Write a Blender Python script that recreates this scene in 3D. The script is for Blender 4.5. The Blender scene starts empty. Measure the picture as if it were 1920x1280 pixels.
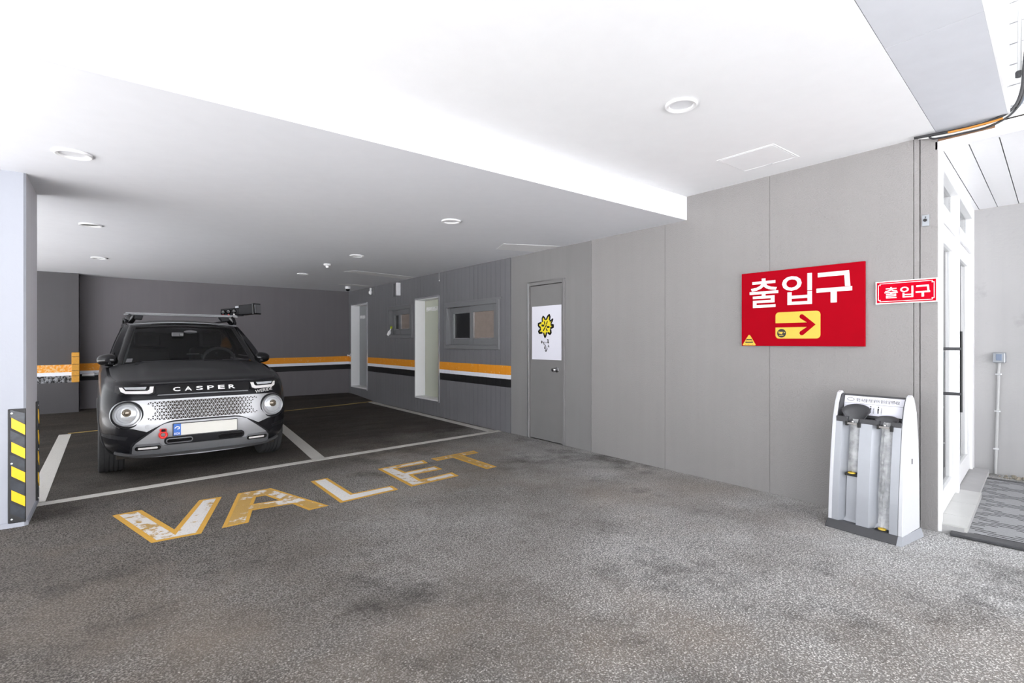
import bpy, bmesh, math, random
from mathutils import Vector, Matrix
random.seed(7)
S = bpy.context.scene
COL = S.collection
R = math.radians
PI = math.pi

# ------------------------------------------------------------------ camera, sky, exposure
cam_d = bpy.data.cameras.new('camera')
cam_d.sensor_width = 36.0
cam_d.lens = 963.0 / 1920.0 * 36.0
cam_d.clip_start = 0.05
cam = bpy.data.objects.new('camera', cam_d)
COL.objects.link(cam)
cam.location = (0, 0, 1.3)
cam.rotation_euler = (R(90), 0, -R(37.838))
S.camera = cam
S.view_settings.view_transform = 'Standard'
S.view_settings.look = 'None'
S.view_settings.exposure = 1.15
S.view_settings.gamma = 1.0
S.view_settings.use_curve_mapping = False

SKY_STRENGTH = 1.1
SUN_STRENGTH = 17.0
LAMP_POWER = 14.0
world = bpy.data.worlds.new('overcast_sky')
S.world = world
world.use_nodes = True
wn = world.node_tree
wn.nodes['Background'].inputs[0].default_value = (0.94, 0.97, 1.0, 1)
wn.nodes['Background'].inputs[1].default_value = SKY_STRENGTH
# the sun stands over the building, to the left and behind it: it lights the yard outside, not the car port
SUN_DIR = Vector((-0.50, 0.42, 0.76)).normalized()
sun_d = bpy.data.lights.new('sun', 'SUN')
sun_d.energy = SUN_STRENGTH
sun_d.angle = R(2)
sun_d.color = (1.0, 0.98, 0.96)
sun = bpy.data.objects.new('sun', sun_d)
COL.objects.link(sun)
sun.rotation_euler = SUN_DIR.to_track_quat('Z', 'Y').to_euler()

# ------------------------------------------------------------------ materials
def new_mat(name):
    m = bpy.data.materials.new(name)
    m.use_nodes = True
    nt = m.node_tree
    b = nt.nodes['Principled BSDF']
    return m, nt, b

def N(nt, kind, **kw):
    n = nt.nodes.new(kind)
    for k, v in kw.items():
        if k in ('operation', 'data_type', 'blend_type', 'feature', 'distance', 'noise_dimensions', 'wave_type', 'bands_direction'):
            setattr(n, k, v)
    return n

def mixc(nt, fac, a, b, blend='MIX'):
    n = nt.nodes.new('ShaderNodeMix')
    n.data_type = 'RGBA'
    n.blend_type = blend
    for sock, v in ((n.inputs[0], fac), (n.inputs[6], a), (n.inputs[7], b)):
        if isinstance(v, (int, float)):
            sock.default_value = v
        elif isinstance(v, (tuple, list)):
            sock.default_value = (v[0], v[1], v[2], 1)
        else:
            nt.links.new(v, sock)
    return n.outputs[2]

def mth(nt, op, a, b=None, c=None, clamp=False):
    n = nt.nodes.new('ShaderNodeMath')
    n.operation = op
    n.use_clamp = clamp
    for i, v in enumerate((a, b, c)):
        if v is None:
            continue
        if isinstance(v, (int, float)):
            n.inputs[i].default_value = v
        else:
            nt.links.new(v, n.inputs[i])
    return n.outputs[0]

def noise(nt, vec, scale, detail=4, rough=0.55):
    n = nt.nodes.new('ShaderNodeTexNoise')
    n.inputs['Scale'].default_value = scale
    n.inputs['Detail'].default_value = detail
    n.inputs['Roughness'].default_value = rough
    if vec is not None:
        nt.links.new(vec, n.inputs['Vector'])
    return n.outputs[0]

def ramp(nt, val, lo, hi):
    n = nt.nodes.new('ShaderNodeMapRange')
    n.inputs[1].default_value = lo
    n.inputs[2].default_value = hi
    n.clamp = True
    nt.links.new(val, n.inputs[0])
    return n.outputs[0]

def pos(nt):
    return nt.nodes.new('ShaderNodeNewGeometry').outputs['Position']

def scaled(nt, vec, s):
    n = nt.nodes.new('ShaderNodeVectorMath')
    n.operation = 'MULTIPLY'
    nt.links.new(vec, n.inputs[0])
    n.inputs[1].default_value = s
    return n.outputs[0]

def bump(nt, b, h, strength, dist):
    n = nt.nodes.new('ShaderNodeBump')
    n.inputs['Strength'].default_value = strength
    n.inputs['Distance'].default_value = dist
    nt.links.new(h, n.inputs['Height'])
    nt.links.new(n.outputs[0], b.inputs['Normal'])

def plain(name, c, rough=0.5, metal=0.0, coat=0.0, var=0.06, scale=30.0, bmp=0.0, spec=0.5):
    """flat paint, plastic or metal with a little grain"""
    m, nt, b = new_mat(name)
    p = nt.nodes.new('ShaderNodeTexCoord').outputs['Object']
    f = noise(nt, p, scale, 3)
    col = mixc(nt, f, tuple(x * (1 - var) for x in c), tuple(min(1, x * (1 + var)) for x in c))
    nt.links.new(col, b.inputs['Base Color'])
    b.inputs['Roughness'].default_value = rough
    b.inputs['Metallic'].default_value = metal
    b.inputs['Coat Weight'].default_value = coat
    b.inputs['Specular IOR Level'].default_value = spec
    if bmp:
        bump(nt, b, f, bmp, 0.002)
    return m

def plaster(name, c, streak=0.05, bs=60.0, bstr=0.25, stain=None, bdist=0.004):
    """painted render: large tonal drift, vertical streaks, rough relief"""
    m, nt, b = new_mat(name)
    p = pos(nt)
    big = noise(nt, p, 0.9, 5)
    st = noise(nt, scaled(nt, p, (9, 9, 0.5)), 1.0, 4)
    f = mth(nt, 'ADD', mth(nt, 'MULTIPLY', big, 0.6), mth(nt, 'MULTIPLY', st, 0.4))
    f = ramp(nt, f, 0.3, 0.7)
    col = mixc(nt, f, tuple(x * (1 - streak) for x in c), tuple(x * (1 + streak) for x in c))
    if stain:
        sf = ramp(nt, noise(nt, p, 3.1, 6, 0.65), 0.62, 0.8)
        col = mixc(nt, mth(nt, 'MULTIPLY', sf, 0.5), col, stain)
    nt.links.new(col, b.inputs['Base Color'])
    b.inputs['Roughness'].default_value = 0.75
    b.inputs['Specular IOR Level'].default_value = 0.25
    bump(nt, b, noise(nt, p, bs, 5, 0.6), bstr, bdist)
    return m

def banded(name, base, worn=0.0, fine=0.05):
    """grey wall paint with the orange, white and black bands painted across it at waist height"""
    m, nt, b = new_mat(name)
    p = pos(nt)
    sp = nt.nodes.new('ShaderNodeSeparateXYZ')
    nt.links.new(p, sp.inputs[0])
    z = mth(nt, 'ADD', sp.outputs[2], mth(nt, 'MULTIPLY', mth(nt, 'SUBTRACT', 4.45, sp.outputs[0]), 0.0105))
    z = mth(nt, 'ADD', z, mth(nt, 'MULTIPLY', mth(nt, 'SUBTRACT', noise(nt, p, 7, 2), 0.5), 0.006))
    big = noise(nt, p, 1.1, 5)
    st = noise(nt, scaled(nt, p, (14, 14, 0.6)), 1.0, 4)
    f = ramp(nt, mth(nt, 'ADD', mth(nt, 'MULTIPLY', big, 0.6), mth(nt, 'MULTIPLY', st, 0.4)), 0.3, 0.7)
    col = mixc(nt, f, tuple(x * (1 - fine) for x in base), tuple(x * (1 + fine) for x in base))
    def band(col, z0, z1, c, c2, wornness):
        k = mth(nt, 'MULTIPLY', mth(nt, 'GREATER_THAN', z, z0), mth(nt, 'LESS_THAN', z, z1))
        n1 = noise(nt, p, 24, 6, 0.7)
        cc = mixc(nt, ramp(nt, n1, 0.62 - wornness, 0.72 - wornness), c, c2)
        return mixc(nt, k, col, cc)
    col = band(col, 0.822, 0.953, (0.78, 0.30, 0.02), (0.80, 0.52, 0.25), worn * 0.5)
    col = band(col, 0.762, 0.822, (0.80, 0.82, 0.88), (0.7, 0.7, 0.72), worn * 0.2)
    col = band(col, 0.645, 0.762, (0.010, 0.010, 0.011), (0.30, 0.31, 0.33), worn - 0.14)
    nt.links.new(col, b.inputs['Base Color'])
    b.inputs['Roughness'].default_value = 0.6
    b.inputs['Specular IOR Level'].default_value = 0.3
    bump(nt, b, noise(nt, p, 70, 4, 0.6), 0.2, 0.003)
    return m

def asphalt():
    m, nt, b = new_mat('asphalt')
    p = pos(nt)
    sp = nt.nodes.new('ShaderNodeSeparateXYZ')
    nt.links.new(p, sp.inputs[0])
    v = nt.nodes.new('ShaderNodeTexVoronoi')
    v.inputs['Scale'].default_value = 120
    nt.links.new(p, v.inputs['Vector'])
    v2 = noise(nt, p, 105, 5, 0.75)
    grain = ramp(nt, mth(nt, 'ADD', mth(nt, 'MULTIPLY', v.outputs['Distance'], 0.30), mth(nt, 'MULTIPLY', v2, 1.1)), 0.57, 0.80)
    base_grain = grain
    wear_light = mth(nt, 'ADD', mth(nt, 'MULTIPLY', sp.outputs[0], 0.17), mth(nt, 'MULTIPLY', sp.outputs[1], -0.08))  # painted light: ground made paler toward the bright right front
    wear_light = ramp(nt, mth(nt, 'ADD', wear_light, mth(nt, 'MULTIPLY', mth(nt, 'SUBTRACT', noise(nt, p, 0.9, 6, 0.6), 0.5), 0.9)), -0.25, 0.62)
    grain = mth(nt, 'SUBTRACT', grain, mth(nt, 'MULTIPLY', wear_light, 0.33), clamp=True)
    stone = mixc(nt, grain, mixc(nt, wear_light, (0.42, 0.385, 0.35), (0.90, 0.895, 0.89)), mixc(nt, wear_light, (0.045, 0.042, 0.039), (0.09, 0.09, 0.092)))
    big = ramp(nt, noise(nt, p, 0.75, 6, 0.6), 0.36, 0.66)
    col = mixc(nt, big, mixc(nt, 0.5, stone, (0.155, 0.130, 0.108)), stone)
    warm = ramp(nt, noise(nt, scaled(nt, p, (1, 1, 1)), 0.55, 5, 0.6), 0.48, 0.72)
    col = mixc(nt, mth(nt, 'MULTIPLY', warm, 0.38), col, (0.40, 0.31, 0.23))
    oil = ramp(nt, mth(nt, 'MULTIPLY', noise(nt, p, 1.3, 8, 0.72), mth(nt, 'ADD', noise(nt, p, 0.45, 2), 0.5)), 0.53, 0.74)
    col = mixc(nt, mth(nt, 'MULTIPLY', oil, 0.72), col, (0.022, 0.019, 0.016))
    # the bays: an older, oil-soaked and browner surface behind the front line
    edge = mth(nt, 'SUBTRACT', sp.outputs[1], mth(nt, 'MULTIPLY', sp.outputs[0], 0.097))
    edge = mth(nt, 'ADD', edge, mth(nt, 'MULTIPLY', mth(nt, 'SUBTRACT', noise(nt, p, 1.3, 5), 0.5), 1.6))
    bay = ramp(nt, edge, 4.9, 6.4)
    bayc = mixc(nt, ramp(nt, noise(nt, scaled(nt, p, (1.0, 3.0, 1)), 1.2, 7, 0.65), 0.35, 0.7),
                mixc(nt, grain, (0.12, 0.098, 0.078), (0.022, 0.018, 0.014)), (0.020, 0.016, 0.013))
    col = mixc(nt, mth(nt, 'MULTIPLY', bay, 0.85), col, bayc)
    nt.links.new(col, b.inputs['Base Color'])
    b.inputs['Roughness'].default_value = 0.85
    b.inputs['Specular IOR Level'].default_value = 0.3
    bump(nt, b, mth(nt, 'SUBTRACT', 1.0, grain), 0.9, 0.009)
    return m

def road_paint(name, c, under, wear_light, sc=16.0, c2=None):
    """thermoplastic paint worn through in patches to what lies under it"""
    m, nt, b = new_mat(name)
    p = pos(nt)
    n1 = noise(nt, p, sc, 8, 0.68)
    n2 = noise(nt, p, 3.2, 3, 0.6)
    f = ramp(nt, mth(nt, 'ADD', mth(nt, 'MULTIPLY', n1, 0.6), mth(nt, 'MULTIPLY', n2, 0.4)), 0.66 - wear_light, 0.70 - wear_light)
    col = mixc(nt, f, c, under)
    sp = ramp(nt, noise(nt, p, 150, 3, 0.7), 0.56, 0.70)
    col = mixc(nt, mth(nt, 'MULTIPLY', sp, 0.55), col, (0.07, 0.06, 0.05))
    nt.links.new(col, b.inputs['Base Color'])
    b.inputs['Roughness'].default_value = 0.7
    bump(nt, b, noise(nt, p, 140, 3), 0.4, 0.003)
    return m

def glass(name, tint, gloss=0.06, rough=0.02, ior=1.5):
    m, nt, b = new_mat(name)
    nt.nodes.remove(b)
    out = nt.nodes['Material Output']
    tr = nt.nodes.new('ShaderNodeBsdfTransparent')
    tr.inputs[0].default_value = (*tint, 1)
    gl = nt.nodes.new('ShaderNodeBsdfGlossy')
    gl.inputs['Roughness'].default_value = rough
    fr = nt.nodes.new('ShaderNodeFresnel')
    fr.inputs[0].default_value = ior
    mx = nt.nodes.new('ShaderNodeMixShader')
    nt.links.new(mth(nt, 'ADD', fr.outputs[0], gloss, clamp=True), mx.inputs[0])
    nt.links.new(tr.outputs[0], mx.inputs[1])
    nt.links.new(gl.outputs[0], mx.inputs[2])
    nt.links.new(mx.outputs[0], out.inputs[0])
    return m

def film(name):
    m, nt, b = new_mat(name)
    b.inputs['Base Color'].default_value = (0.86, 0.87, 0.88, 1)
    b.inputs['Roughness'].default_value = 0.18
    p = nt.nodes.new('ShaderNodeTexCoord').outputs['Object']
    f = ramp(nt, noise(nt, p, 16, 3, 0.6), 0.35, 0.7)
    nt.links.new(mth(nt, 'ADD', mth(nt, 'MULTIPLY', f, 0.25), 0.30), b.inputs['Alpha'])
    return m

def mat_carpet():
    """ribbed mat: grey pile with rows of black dashes in a diamond pattern"""
    m, nt, b = new_mat('ribbed_carpet')
    p = nt.nodes.new('ShaderNodeTexCoord').outputs['Object']
    sp = nt.nodes.new('ShaderNodeSeparateXYZ')
    nt.links.new(p, sp.inputs[0])
    u, v = sp.outputs[0], sp.outputs[1]
    rib = mth(nt, 'FRACT', mth(nt, 'MULTIPLY', u, 26.0))
    line = mth(nt, 'LESS_THAN', rib, 0.36)
    row = mth(nt, 'FLOOR', mth(nt, 'MULTIPLY', u, 26.0))
    tri = mth(nt, 'PINGPONG', mth(nt, 'MULTIPLY', row, 0.065), 0.26)
    q = mth(nt, 'PINGPONG', mth(nt, 'ADD', v, 0.0), 0.26)
    dash = mth(nt, 'LESS_THAN', mth(nt, 'ABSOLUTE', mth(nt, 'SUBTRACT', q, tri)), 0.085)
    k = mth(nt, 'MULTIPLY', line, dash)
    fz = noise(nt, p, 90, 4, 0.7)
    col = mixc(nt, fz, (0.23, 0.23, 0.24), (0.36, 0.36, 0.37))
    col = mixc(nt, k, col, (0.02, 0.02, 0.022))
    nt.links.new(col, b.inputs['Base Color'])
    b.inputs['Roughness'].default_value = 0.95
    bump(nt, b, mth(nt, 'ADD', mth(nt, 'MULTIPLY', fz, 0.4), mth(nt, 'SUBTRACT', 1.0, k)), 0.5, 0.006)
    return m

M = dict(
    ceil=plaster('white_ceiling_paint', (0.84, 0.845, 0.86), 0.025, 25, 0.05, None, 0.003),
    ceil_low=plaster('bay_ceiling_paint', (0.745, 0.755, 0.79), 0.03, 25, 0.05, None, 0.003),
    soffit=plaster('grey_white_soffit_board', (0.58, 0.595, 0.635), 0.05, 14, 0.15, None, 0.004),
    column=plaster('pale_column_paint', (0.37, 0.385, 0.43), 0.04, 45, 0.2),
    column_side=plaster('column_side_lightened', (0.66, 0.65, 0.69), 0.05, 60, 0.3),  # column paint, lightened to make up for weak light on this side
    stucco=plaster('warm_grey_stucco', (0.300, 0.288, 0.284), 0.05, 100, 0.75, None, 0.008),
    stucco2=plaster('grey_render_beside_door', (0.235, 0.228, 0.228), 0.06, 40, 0.2),
    siding=banded('grey_siding_paint', (0.168, 0.167, 0.178), 0.06, 0.08),
    back=banded('dark_grey_back_wall_paint', (0.145, 0.136, 0.144), 0.06, 0.06),
    backworn=banded('dark_grey_pillar_paint', (0.072, 0.069, 0.073), 0.30, 0.06),
    concrete=plaster('bare_concrete', (0.40, 0.395, 0.395), 0.08, 30, 0.5, (0.22, 0.215, 0.21)),
    yard=plaster('pale_bounce_concrete', (0.62, 0.63, 0.65), 0.05, 30, 0.2),  # kept paler than the bare concrete so the yard bounces more light
    white=plain('white_paint', (0.84, 0.84, 0.85), 0.35, var=0.02),
    whitemetal=plain('white_coated_metal', (0.86, 0.86, 0.88), 0.3, var=0.02),
    gap=plain('dark_joint', (0.03, 0.025, 0.02), 0.9),
    tan=plain('raw_timber_edge', (0.30, 0.17, 0.10), 0.8, var=0.2),
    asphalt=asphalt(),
    line=road_paint('white_line_paint', (0.58, 0.56, 0.52), (0.10, 0.09, 0.08), 0.02),
    ylin=road_paint('yellow_line_paint', (0.36, 0.24, 0.06), (0.05, 0.042, 0.03), 0.02),
    yellow=road_paint('yellow_letter_paint', (0.60, 0.33, 0.045), (0.30, 0.19, 0.05), 0.0, 20),
    fillV=road_paint('white_letter_fill', (0.64, 0.62, 0.60), (0.42, 0.26, 0.07), 0.135, 12),
    fillA=road_paint('mostly_yellow_letter_fill', (0.64, 0.62, 0.60), (0.44, 0.27, 0.07), 0.22, 9),
    fillL=road_paint('white_letter_fill_with_scuffs', (0.66, 0.65, 0.63), (0.12, 0.10, 0.09), 0.045, 14),
    doorgrey=plain('grey_door_paint', (0.205, 0.199, 0.199), 0.45, var=0.05, scale=6),
    framegrey=plain('grey_frame_paint', (0.17, 0.172, 0.18), 0.4, var=0.05),
    alu=plain('brushed_aluminium', (0.75, 0.76, 0.78), 0.3, 0.9, var=0.04),
    steel=plain('steel', (0.55, 0.55, 0.56), 0.25, 1.0),
    frost=plain('pale_green_frosted_panel', (0.49, 0.51, 0.42), 0.3, var=0.03, scale=2),
    frostgrey=plain('grey_frosted_panel', (0.26, 0.27, 0.28), 0.3, var=0.05, scale=2),
    lettering=plain('white_lettering', (0.82, 0.82, 0.82), 0.5, var=0.0),
    darkvoid=plain('unlit_interior', (0.006, 0.006, 0.008), 0.6),
    blind=plain('brown_blind', (0.24, 0.195, 0.17), 0.8, var=0.18, scale=9),
    red=plain('red_sign_vinyl', (0.34, 0.0015, 0.009), 0.6, var=0.08, scale=5, spec=0.03),
    redbright=plain('bright_red_vinyl', (0.50, 0.002, 0.016), 0.6, var=0.03, spec=0.03),
    yvinyl=plain('yellow_vinyl', (0.66, 0.45, 0.035), 0.35, var=0.03),
    black=plain('black_ink', (0.012, 0.012, 0.012), 0.5),
    poster=plain('poster_paper', (0.78, 0.78, 0.86), 0.5, var=0.01),
    flower=plain('flower_yellow_ink', (0.90, 0.74, 0.02), 0.5, var=0.03),
    rubber=plain('black_rubber', (0.018, 0.018, 0.019), 0.55, var=0.25, scale=40, bmp=0.3),
    rubber_gloss=plain('black_reflective_rubber', (0.05, 0.055, 0.065), 0.25, var=0.6, scale=25),
    yref=plain('yellow_reflective_tape', (0.88, 0.53, 0.01), 0.35, var=0.08, scale=60),
    orange=plain('worn_orange_paint', (0.62, 0.30, 0.03), 0.6, var=0.35, scale=50, bmp=0.5),
    bluep=plain('blue_plastic', (0.02, 0.17, 0.48), 0.4),
    greypipe=plain('grey_conduit', (0.42, 0.42, 0.42), 0.4),
    boxmetal=plain('grey_box_metal', (0.36, 0.38, 0.41), 0.35, 0.6),
    boxlabel=plain('blue_grey_box_window', (0.18, 0.22, 0.30), 0.15),
    cab_black=plain('black_cable', (0.02, 0.02, 0.022), 0.5),
    cab_white=plain('white_cable', (0.75, 0.75, 0.74), 0.5),
    cab_orange=plain('orange_conduit', (0.52, 0.21, 0.03), 0.5),
    cab_blue=plain('blue_grey_cable', (0.07, 0.09, 0.12), 0.5),
    carpet=mat_carpet(),
    matedge=plain('black_mat_edging', (0.05, 0.05, 0.055), 0.35, var=0.4, scale=14),
    marble=plain('pale_marble_sill', (0.48, 0.48, 0.465), 0.3, var=0.12, scale=5),
    gravel=plain('gravel_strip', (0.30, 0.27, 0.22), 0.9, var=0.7, scale=70, bmp=1.0),
    doorglass=glass('clear_door_glass', (0.86, 0.88, 0.88), 0.05),
    film=film('clear_plastic_film'),
    silver=plain('silver_plastic', (0.40, 0.415, 0.45), 0.36, 0.35, var=0.03),
    silverlite=plain('white_silver_plastic', (0.62, 0.63, 0.66), 0.34, 0.1, var=0.02),
    darkplastic=plain('dark_grey_plastic', (0.055, 0.055, 0.06), 0.45, var=0.1),
    lens=plain('downlight_diffuser', (0.78, 0.79, 0.82), 0.35, var=0.03),
    lensoff=plain('unlit_downlight_recess', (0.16, 0.165, 0.15), 0.4, var=0.1),
    # car
    carpaint=plain('black_car_paint', (0.009, 0.009, 0.011), 0.24, 0.0, 0.10, var=0.02, spec=0.2),
    hoodpaint=plain('matt_black_hood', (0.013, 0.013, 0.015), 0.40, 0.0, 0.0, var=0.15, scale=120, spec=0.3),
    cladding=plain('black_cladding', (0.014, 0.014, 0.016), 0.5, var=0.1, spec=0.2),
    gloss=plain('gloss_black_trim', (0.007, 0.007, 0.008), 0.14, 0, 0.15, var=0.0, spec=0.35),
    carsilver=plain('silver_car_trim', (0.38, 0.385, 0.40), 0.36, 0.5, 0.3, var=0.02),
    carsilver2=plain('grey_silver_car_trim', (0.26, 0.265, 0.28), 0.36, 0.6, 0.2, var=0.02),
    chrome=plain('chrome', (0.85, 0.86, 0.88), 0.08, 1.0, var=0.0),
    lampglass=plain('headlamp_lens', (0.55, 0.57, 0.59), 0.12, 0.3, 1.0, var=0.25, scale=26),
    lampwhite=plain('white_lamp_strip', (0.72, 0.70, 0.69), 0.15, 0.0, 1.0, var=0.03),
    projector=plain('projector_lens', (0.20, 0.17, 0.13), 0.05, 0.6, 1.0, var=0.3, scale=20),
    plate=plain('blank_licence_plate', (0.66, 0.65, 0.60), 0.4, var=0.02),
    plateblue=plain('blue_plate_strip', (0.03, 0.14, 0.52), 0.35, var=0.2, scale=30),
    towred=plain('red_tow_ring', (0.75, 0.02, 0.015), 0.35),
    tyre=plain('tyre_rubber', (0.032, 0.032, 0.033), 0.75, var=0.25, scale=60),
    tyregroove=plain('tyre_groove', (0.006, 0.006, 0.006), 0.9),
    rim=plain('dark_alloy', (0.25, 0.25, 0.26), 0.3, 0.9),
    carglass=glass('tinted_windscreen', (0.55, 0.57, 0.57), 0.004, 0.02, 1.28),
    sideglass=glass('dark_side_glass', (0.10, 0.10, 0.11), 0.02),
    cabin=plain('dark_cabin_trim', (0.022, 0.022, 0.023), 0.8, var=0.1),
    cabin2=plain('grey_cabin_trim', (0.10, 0.10, 0.105), 0.6, var=0.1),
)

# ------------------------------------------------------------------ mesh helpers
class MB:
    """collects shapes in local coordinates and links them as one mesh"""
    def __init__(self):
        self.v, self.f, self.mi, self.mats = [], [], [], []
        self.cur = 0
    def use(self, m):
        if m not in self.mats:
            self.mats.append(m)
        self.cur = self.mats.index(m)
        return self
    def add(self, vs, fs):
        o = len(self.v)
        self.v += [tuple(p) for p in vs]
        for f in fs:
            self.f.append(tuple(o + i for i in f))
            self.mi.append(self.cur)
        return self
    def box(self, x0, x1, y0, y1, z0, z1):
        vs = [(x, y, z) for z in (z0, z1) for y in (y0, y1) for x in (x0, x1)]
        return self.add(vs, [(0, 2, 3, 1), (4, 5, 7, 6), (0, 1, 5, 4), (2, 6, 7, 3), (0, 4, 6, 2), (1, 3, 7, 5)])
    def hexa(self, lo, hi):
        """four bottom corners, four top corners, both counter-clockwise from above"""
        return self.add(list(lo) + list(hi), [(3, 2, 1, 0), (4, 5, 6, 7)] + [(i, (i + 1) % 4, 4 + (i + 1) % 4, 4 + i) for i in range(4)])
    def prism(self, poly, y0, y1, axis='y', fy=None):
        """outline in XZ (axis y), XY (axis z) or YZ (axis x) pulled along the axis; fy gives the front face its own depth"""
        n = len(poly)
        def P(a, b, d):
            return {'y': (a, d, b), 'z': (a, b, d), 'x': (d, a, b)}[axis]
        vs = [P(a, b, y0 + (fy(a, b) if fy else 0)) for a, b in poly] + [P(a, b, y1 + (fy(a, b) if fy else 0)) for a, b in poly]
        return self.add(vs, [tuple(range(n)), tuple(reversed(range(n, 2 * n)))] + [(i, i + n, (i + 1) % n + n, (i + 1) % n) for i in range(n)])
    def tube(self, pts, r, n=8, close=False):
        pts = [Vector(p) for p in pts]
        rs = r if isinstance(r, (list, tuple)) else [r] * len(pts)
        T = []
        for i in range(len(pts)):
            a = pts[(i - 1) % len(pts)] if (close or i) else pts[0]
            b = pts[(i + 1) % len(pts)] if (close or i < len(pts) - 1) else pts[-1]
            T.append((b - a).normalized())
        ref = Vector((0, 0, 1)) if abs(T[0].z) < 0.9 else Vector((1, 0, 0))
        u = T[0].cross(ref).normalized()
        vs, fs = [], []
        for i, p in enumerate(pts):
            u = (u - T[i] * u.dot(T[i])).normalized()
            w = T[i].cross(u)
            for k in range(n):
                a = 2 * PI * k / n
                vs.append(p + (u * math.cos(a) + w * math.sin(a)) * rs[i])
        m = len(pts)
        for i in range(m if close else m - 1):
            j = (i + 1) % m
            for k in range(n):
                fs.append((i * n + k, i * n + (k + 1) % n, j * n + (k + 1) % n, j * n + k))
        if not close:
            fs += [tuple(reversed(range(n))), tuple((m - 1) * n + k for k in range(n))]
        return self.add(vs, fs)
    def lathe(self, prof, c=(0, 0, 0), axis='z', n=24, a0=0.0, a1=2 * PI):
        """profile (radius, height) turned about the axis through c"""
        full = abs(a1 - a0 - 2 * PI) < 1e-6
        m = n if full else n + 1
        vs, fs = [], []
        for r, h in prof:
            for k in range(m):
                a = a0 + (a1 - a0) * k / n
                x, y = r * math.cos(a), r * math.sin(a)
                vs.append({'z': (c[0] + x, c[1] + y, c[2] + h), 'y': (c[0] + x, c[1] + h, c[2] + y), 'x': (c[0] + h, c[1] + x, c[2] + y)}[axis])
        for i in range(len(prof) - 1):
            for k in range(n):
                k2 = (k + 1) % m
                fs.append((i * m + k, i * m + k2, (i + 1) * m + k2, (i + 1) * m + k))
        if full:
            if prof[0][0] > 1e-6:
                fs.append(tuple(reversed(range(m))))
            if prof[-1][0] > 1e-6:
                fs.append(tuple((len(prof) - 1) * m + k for k in range(m)))
        return self.add(vs, fs)
    def grid(self, fn, nu, nv):
        vs = [fn(i / nu, j / nv) for j in range(nv + 1) for i in range(nu + 1)]
        w = nu + 1
        return self.add(vs, [(j * w + i, j * w + i + 1, (j + 1) * w + i + 1, (j + 1) * w + i) for j in range(nv) for i in range(nu)])
    def build(self, name, mat, parent=None, smooth=None, bevel=0.0, kind=None, label=None):
        me = bpy.data.meshes.new(name)
        me.from_pydata(self.v, [], self.f)
        mats = self.mats or [mat]
        for m in mats:
            me.materials.append(m)
        if self.mats:
            me.polygons.foreach_set('material_index', self.mi)
        bm = bmesh.new()
        bm.from_mesh(me)
        bmesh.ops.remove_doubles(bm, verts=bm.verts, dist=1e-5)
        bmesh.ops.recalc_face_normals(bm, faces=bm.faces)
        bm.to_mesh(me)
        bm.free()
        o = bpy.data.objects.new(name, me)
        COL.objects.link(o)
        if parent is not None:
            o.parent = parent
        if smooth:
            for p in me.polygons:
                p.use_smooth = True
            me.set_sharp_from_angle(angle=R(smooth))
        if bevel:
            b = o.modifiers.new('edge', 'BEVEL')
            b.width = bevel
            b.segments = 2
            b.limit_method = 'ANGLE'
            b.angle_limit = R(50)
        if kind:
            o['kind'] = kind
        if label:
            o['label'] = label
        return o

def tag(o, label, cat, group=None):
    o['label'] = label
    o['category'] = cat
    if group:
        o['group'] = group
    return o

def thing(name, label, cat, loc, rotz=0.0, group=None, scale=1.0):
    o = bpy.data.objects.new(name, None)
    COL.objects.link(o)
    o.location = loc
    o.rotation_euler = (0, 0, rotz)
    o.scale = (scale,) * 3
    o.empty_display_size = 0.1
    return tag(o, label, cat, group)

def struct(name, mb, mat, label=None, **k):
    return mb.build(name, mat, kind='structure', label=label, **k)

def sempty(name, loc, rotz=0.0, label=None):
    o = bpy.data.objects.new(name, None)
    COL.objects.link(o)
    o.location = loc
    o.rotation_euler = (0, 0, rotz)
    o['kind'] = 'structure'
    if label:
        o['label'] = label
    return o

def dup(root, loc, rotz=None, label=None):
    r = root.copy()
    COL.objects.link(r)
    r.location = loc
    if rotz is not None:
        r.rotation_euler = (0, 0, rotz)
    if label:
        r['label'] = label
    for ch in root.children:
        c = ch.copy()
        COL.objects.link(c)
        c.parent = r
        for g in ch.children:
            d = g.copy()
            COL.objects.link(d)
            d.parent = c
    return r

DG = None
def text_mb(body, x0, x1, z0, z1, y0, y1, bold=0.0, space=1.0, mb=None, fy=None, skew=0.0):
    """lettering fitted into the rectangle x0..x1, z0..z1, front face at y0, back at y1"""
    cu = bpy.data.curves.new('lettering', 'FONT')
    cu.body = body
    cu.extrude = 0.5
    cu.offset = bold
    cu.space_character = space
    cu.resolution_u = 3
    o = bpy.data.objects.new('lettering', cu)
    COL.objects.link(o)
    dg = bpy.context.evaluated_depsgraph_get()
    me = bpy.data.meshes.new_from_object(o.evaluated_get(dg))
    vs = [v.co.copy() for v in me.vertices]
    fs = [tuple(p.vertices) for p in me.polygons]
    bpy.data.objects.remove(o)
    bpy.data.meshes.remove(me)
    bpy.data.curves.remove(cu)
    mb = mb or MB()
    if not vs:
        return mb
    ax, bx = min(v.x for v in vs), max(v.x for v in vs)
    ay, by = min(v.y for v in vs), max(v.y for v in vs)
    out = []
    for v in vs:
        x = x0 + (v.x - ax) / (bx - ax) * (x1 - x0)
        z = z0 + (v.y - ay) / max(1e-6, by - ay) * (z1 - z0)
        x += skew * (z - z0)
        y = y0 if v.z > 0 else y1
        if fy:
            y += fy(x, z)
        out.append((x, y, z))
    return mb.add(out, fs)

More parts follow.
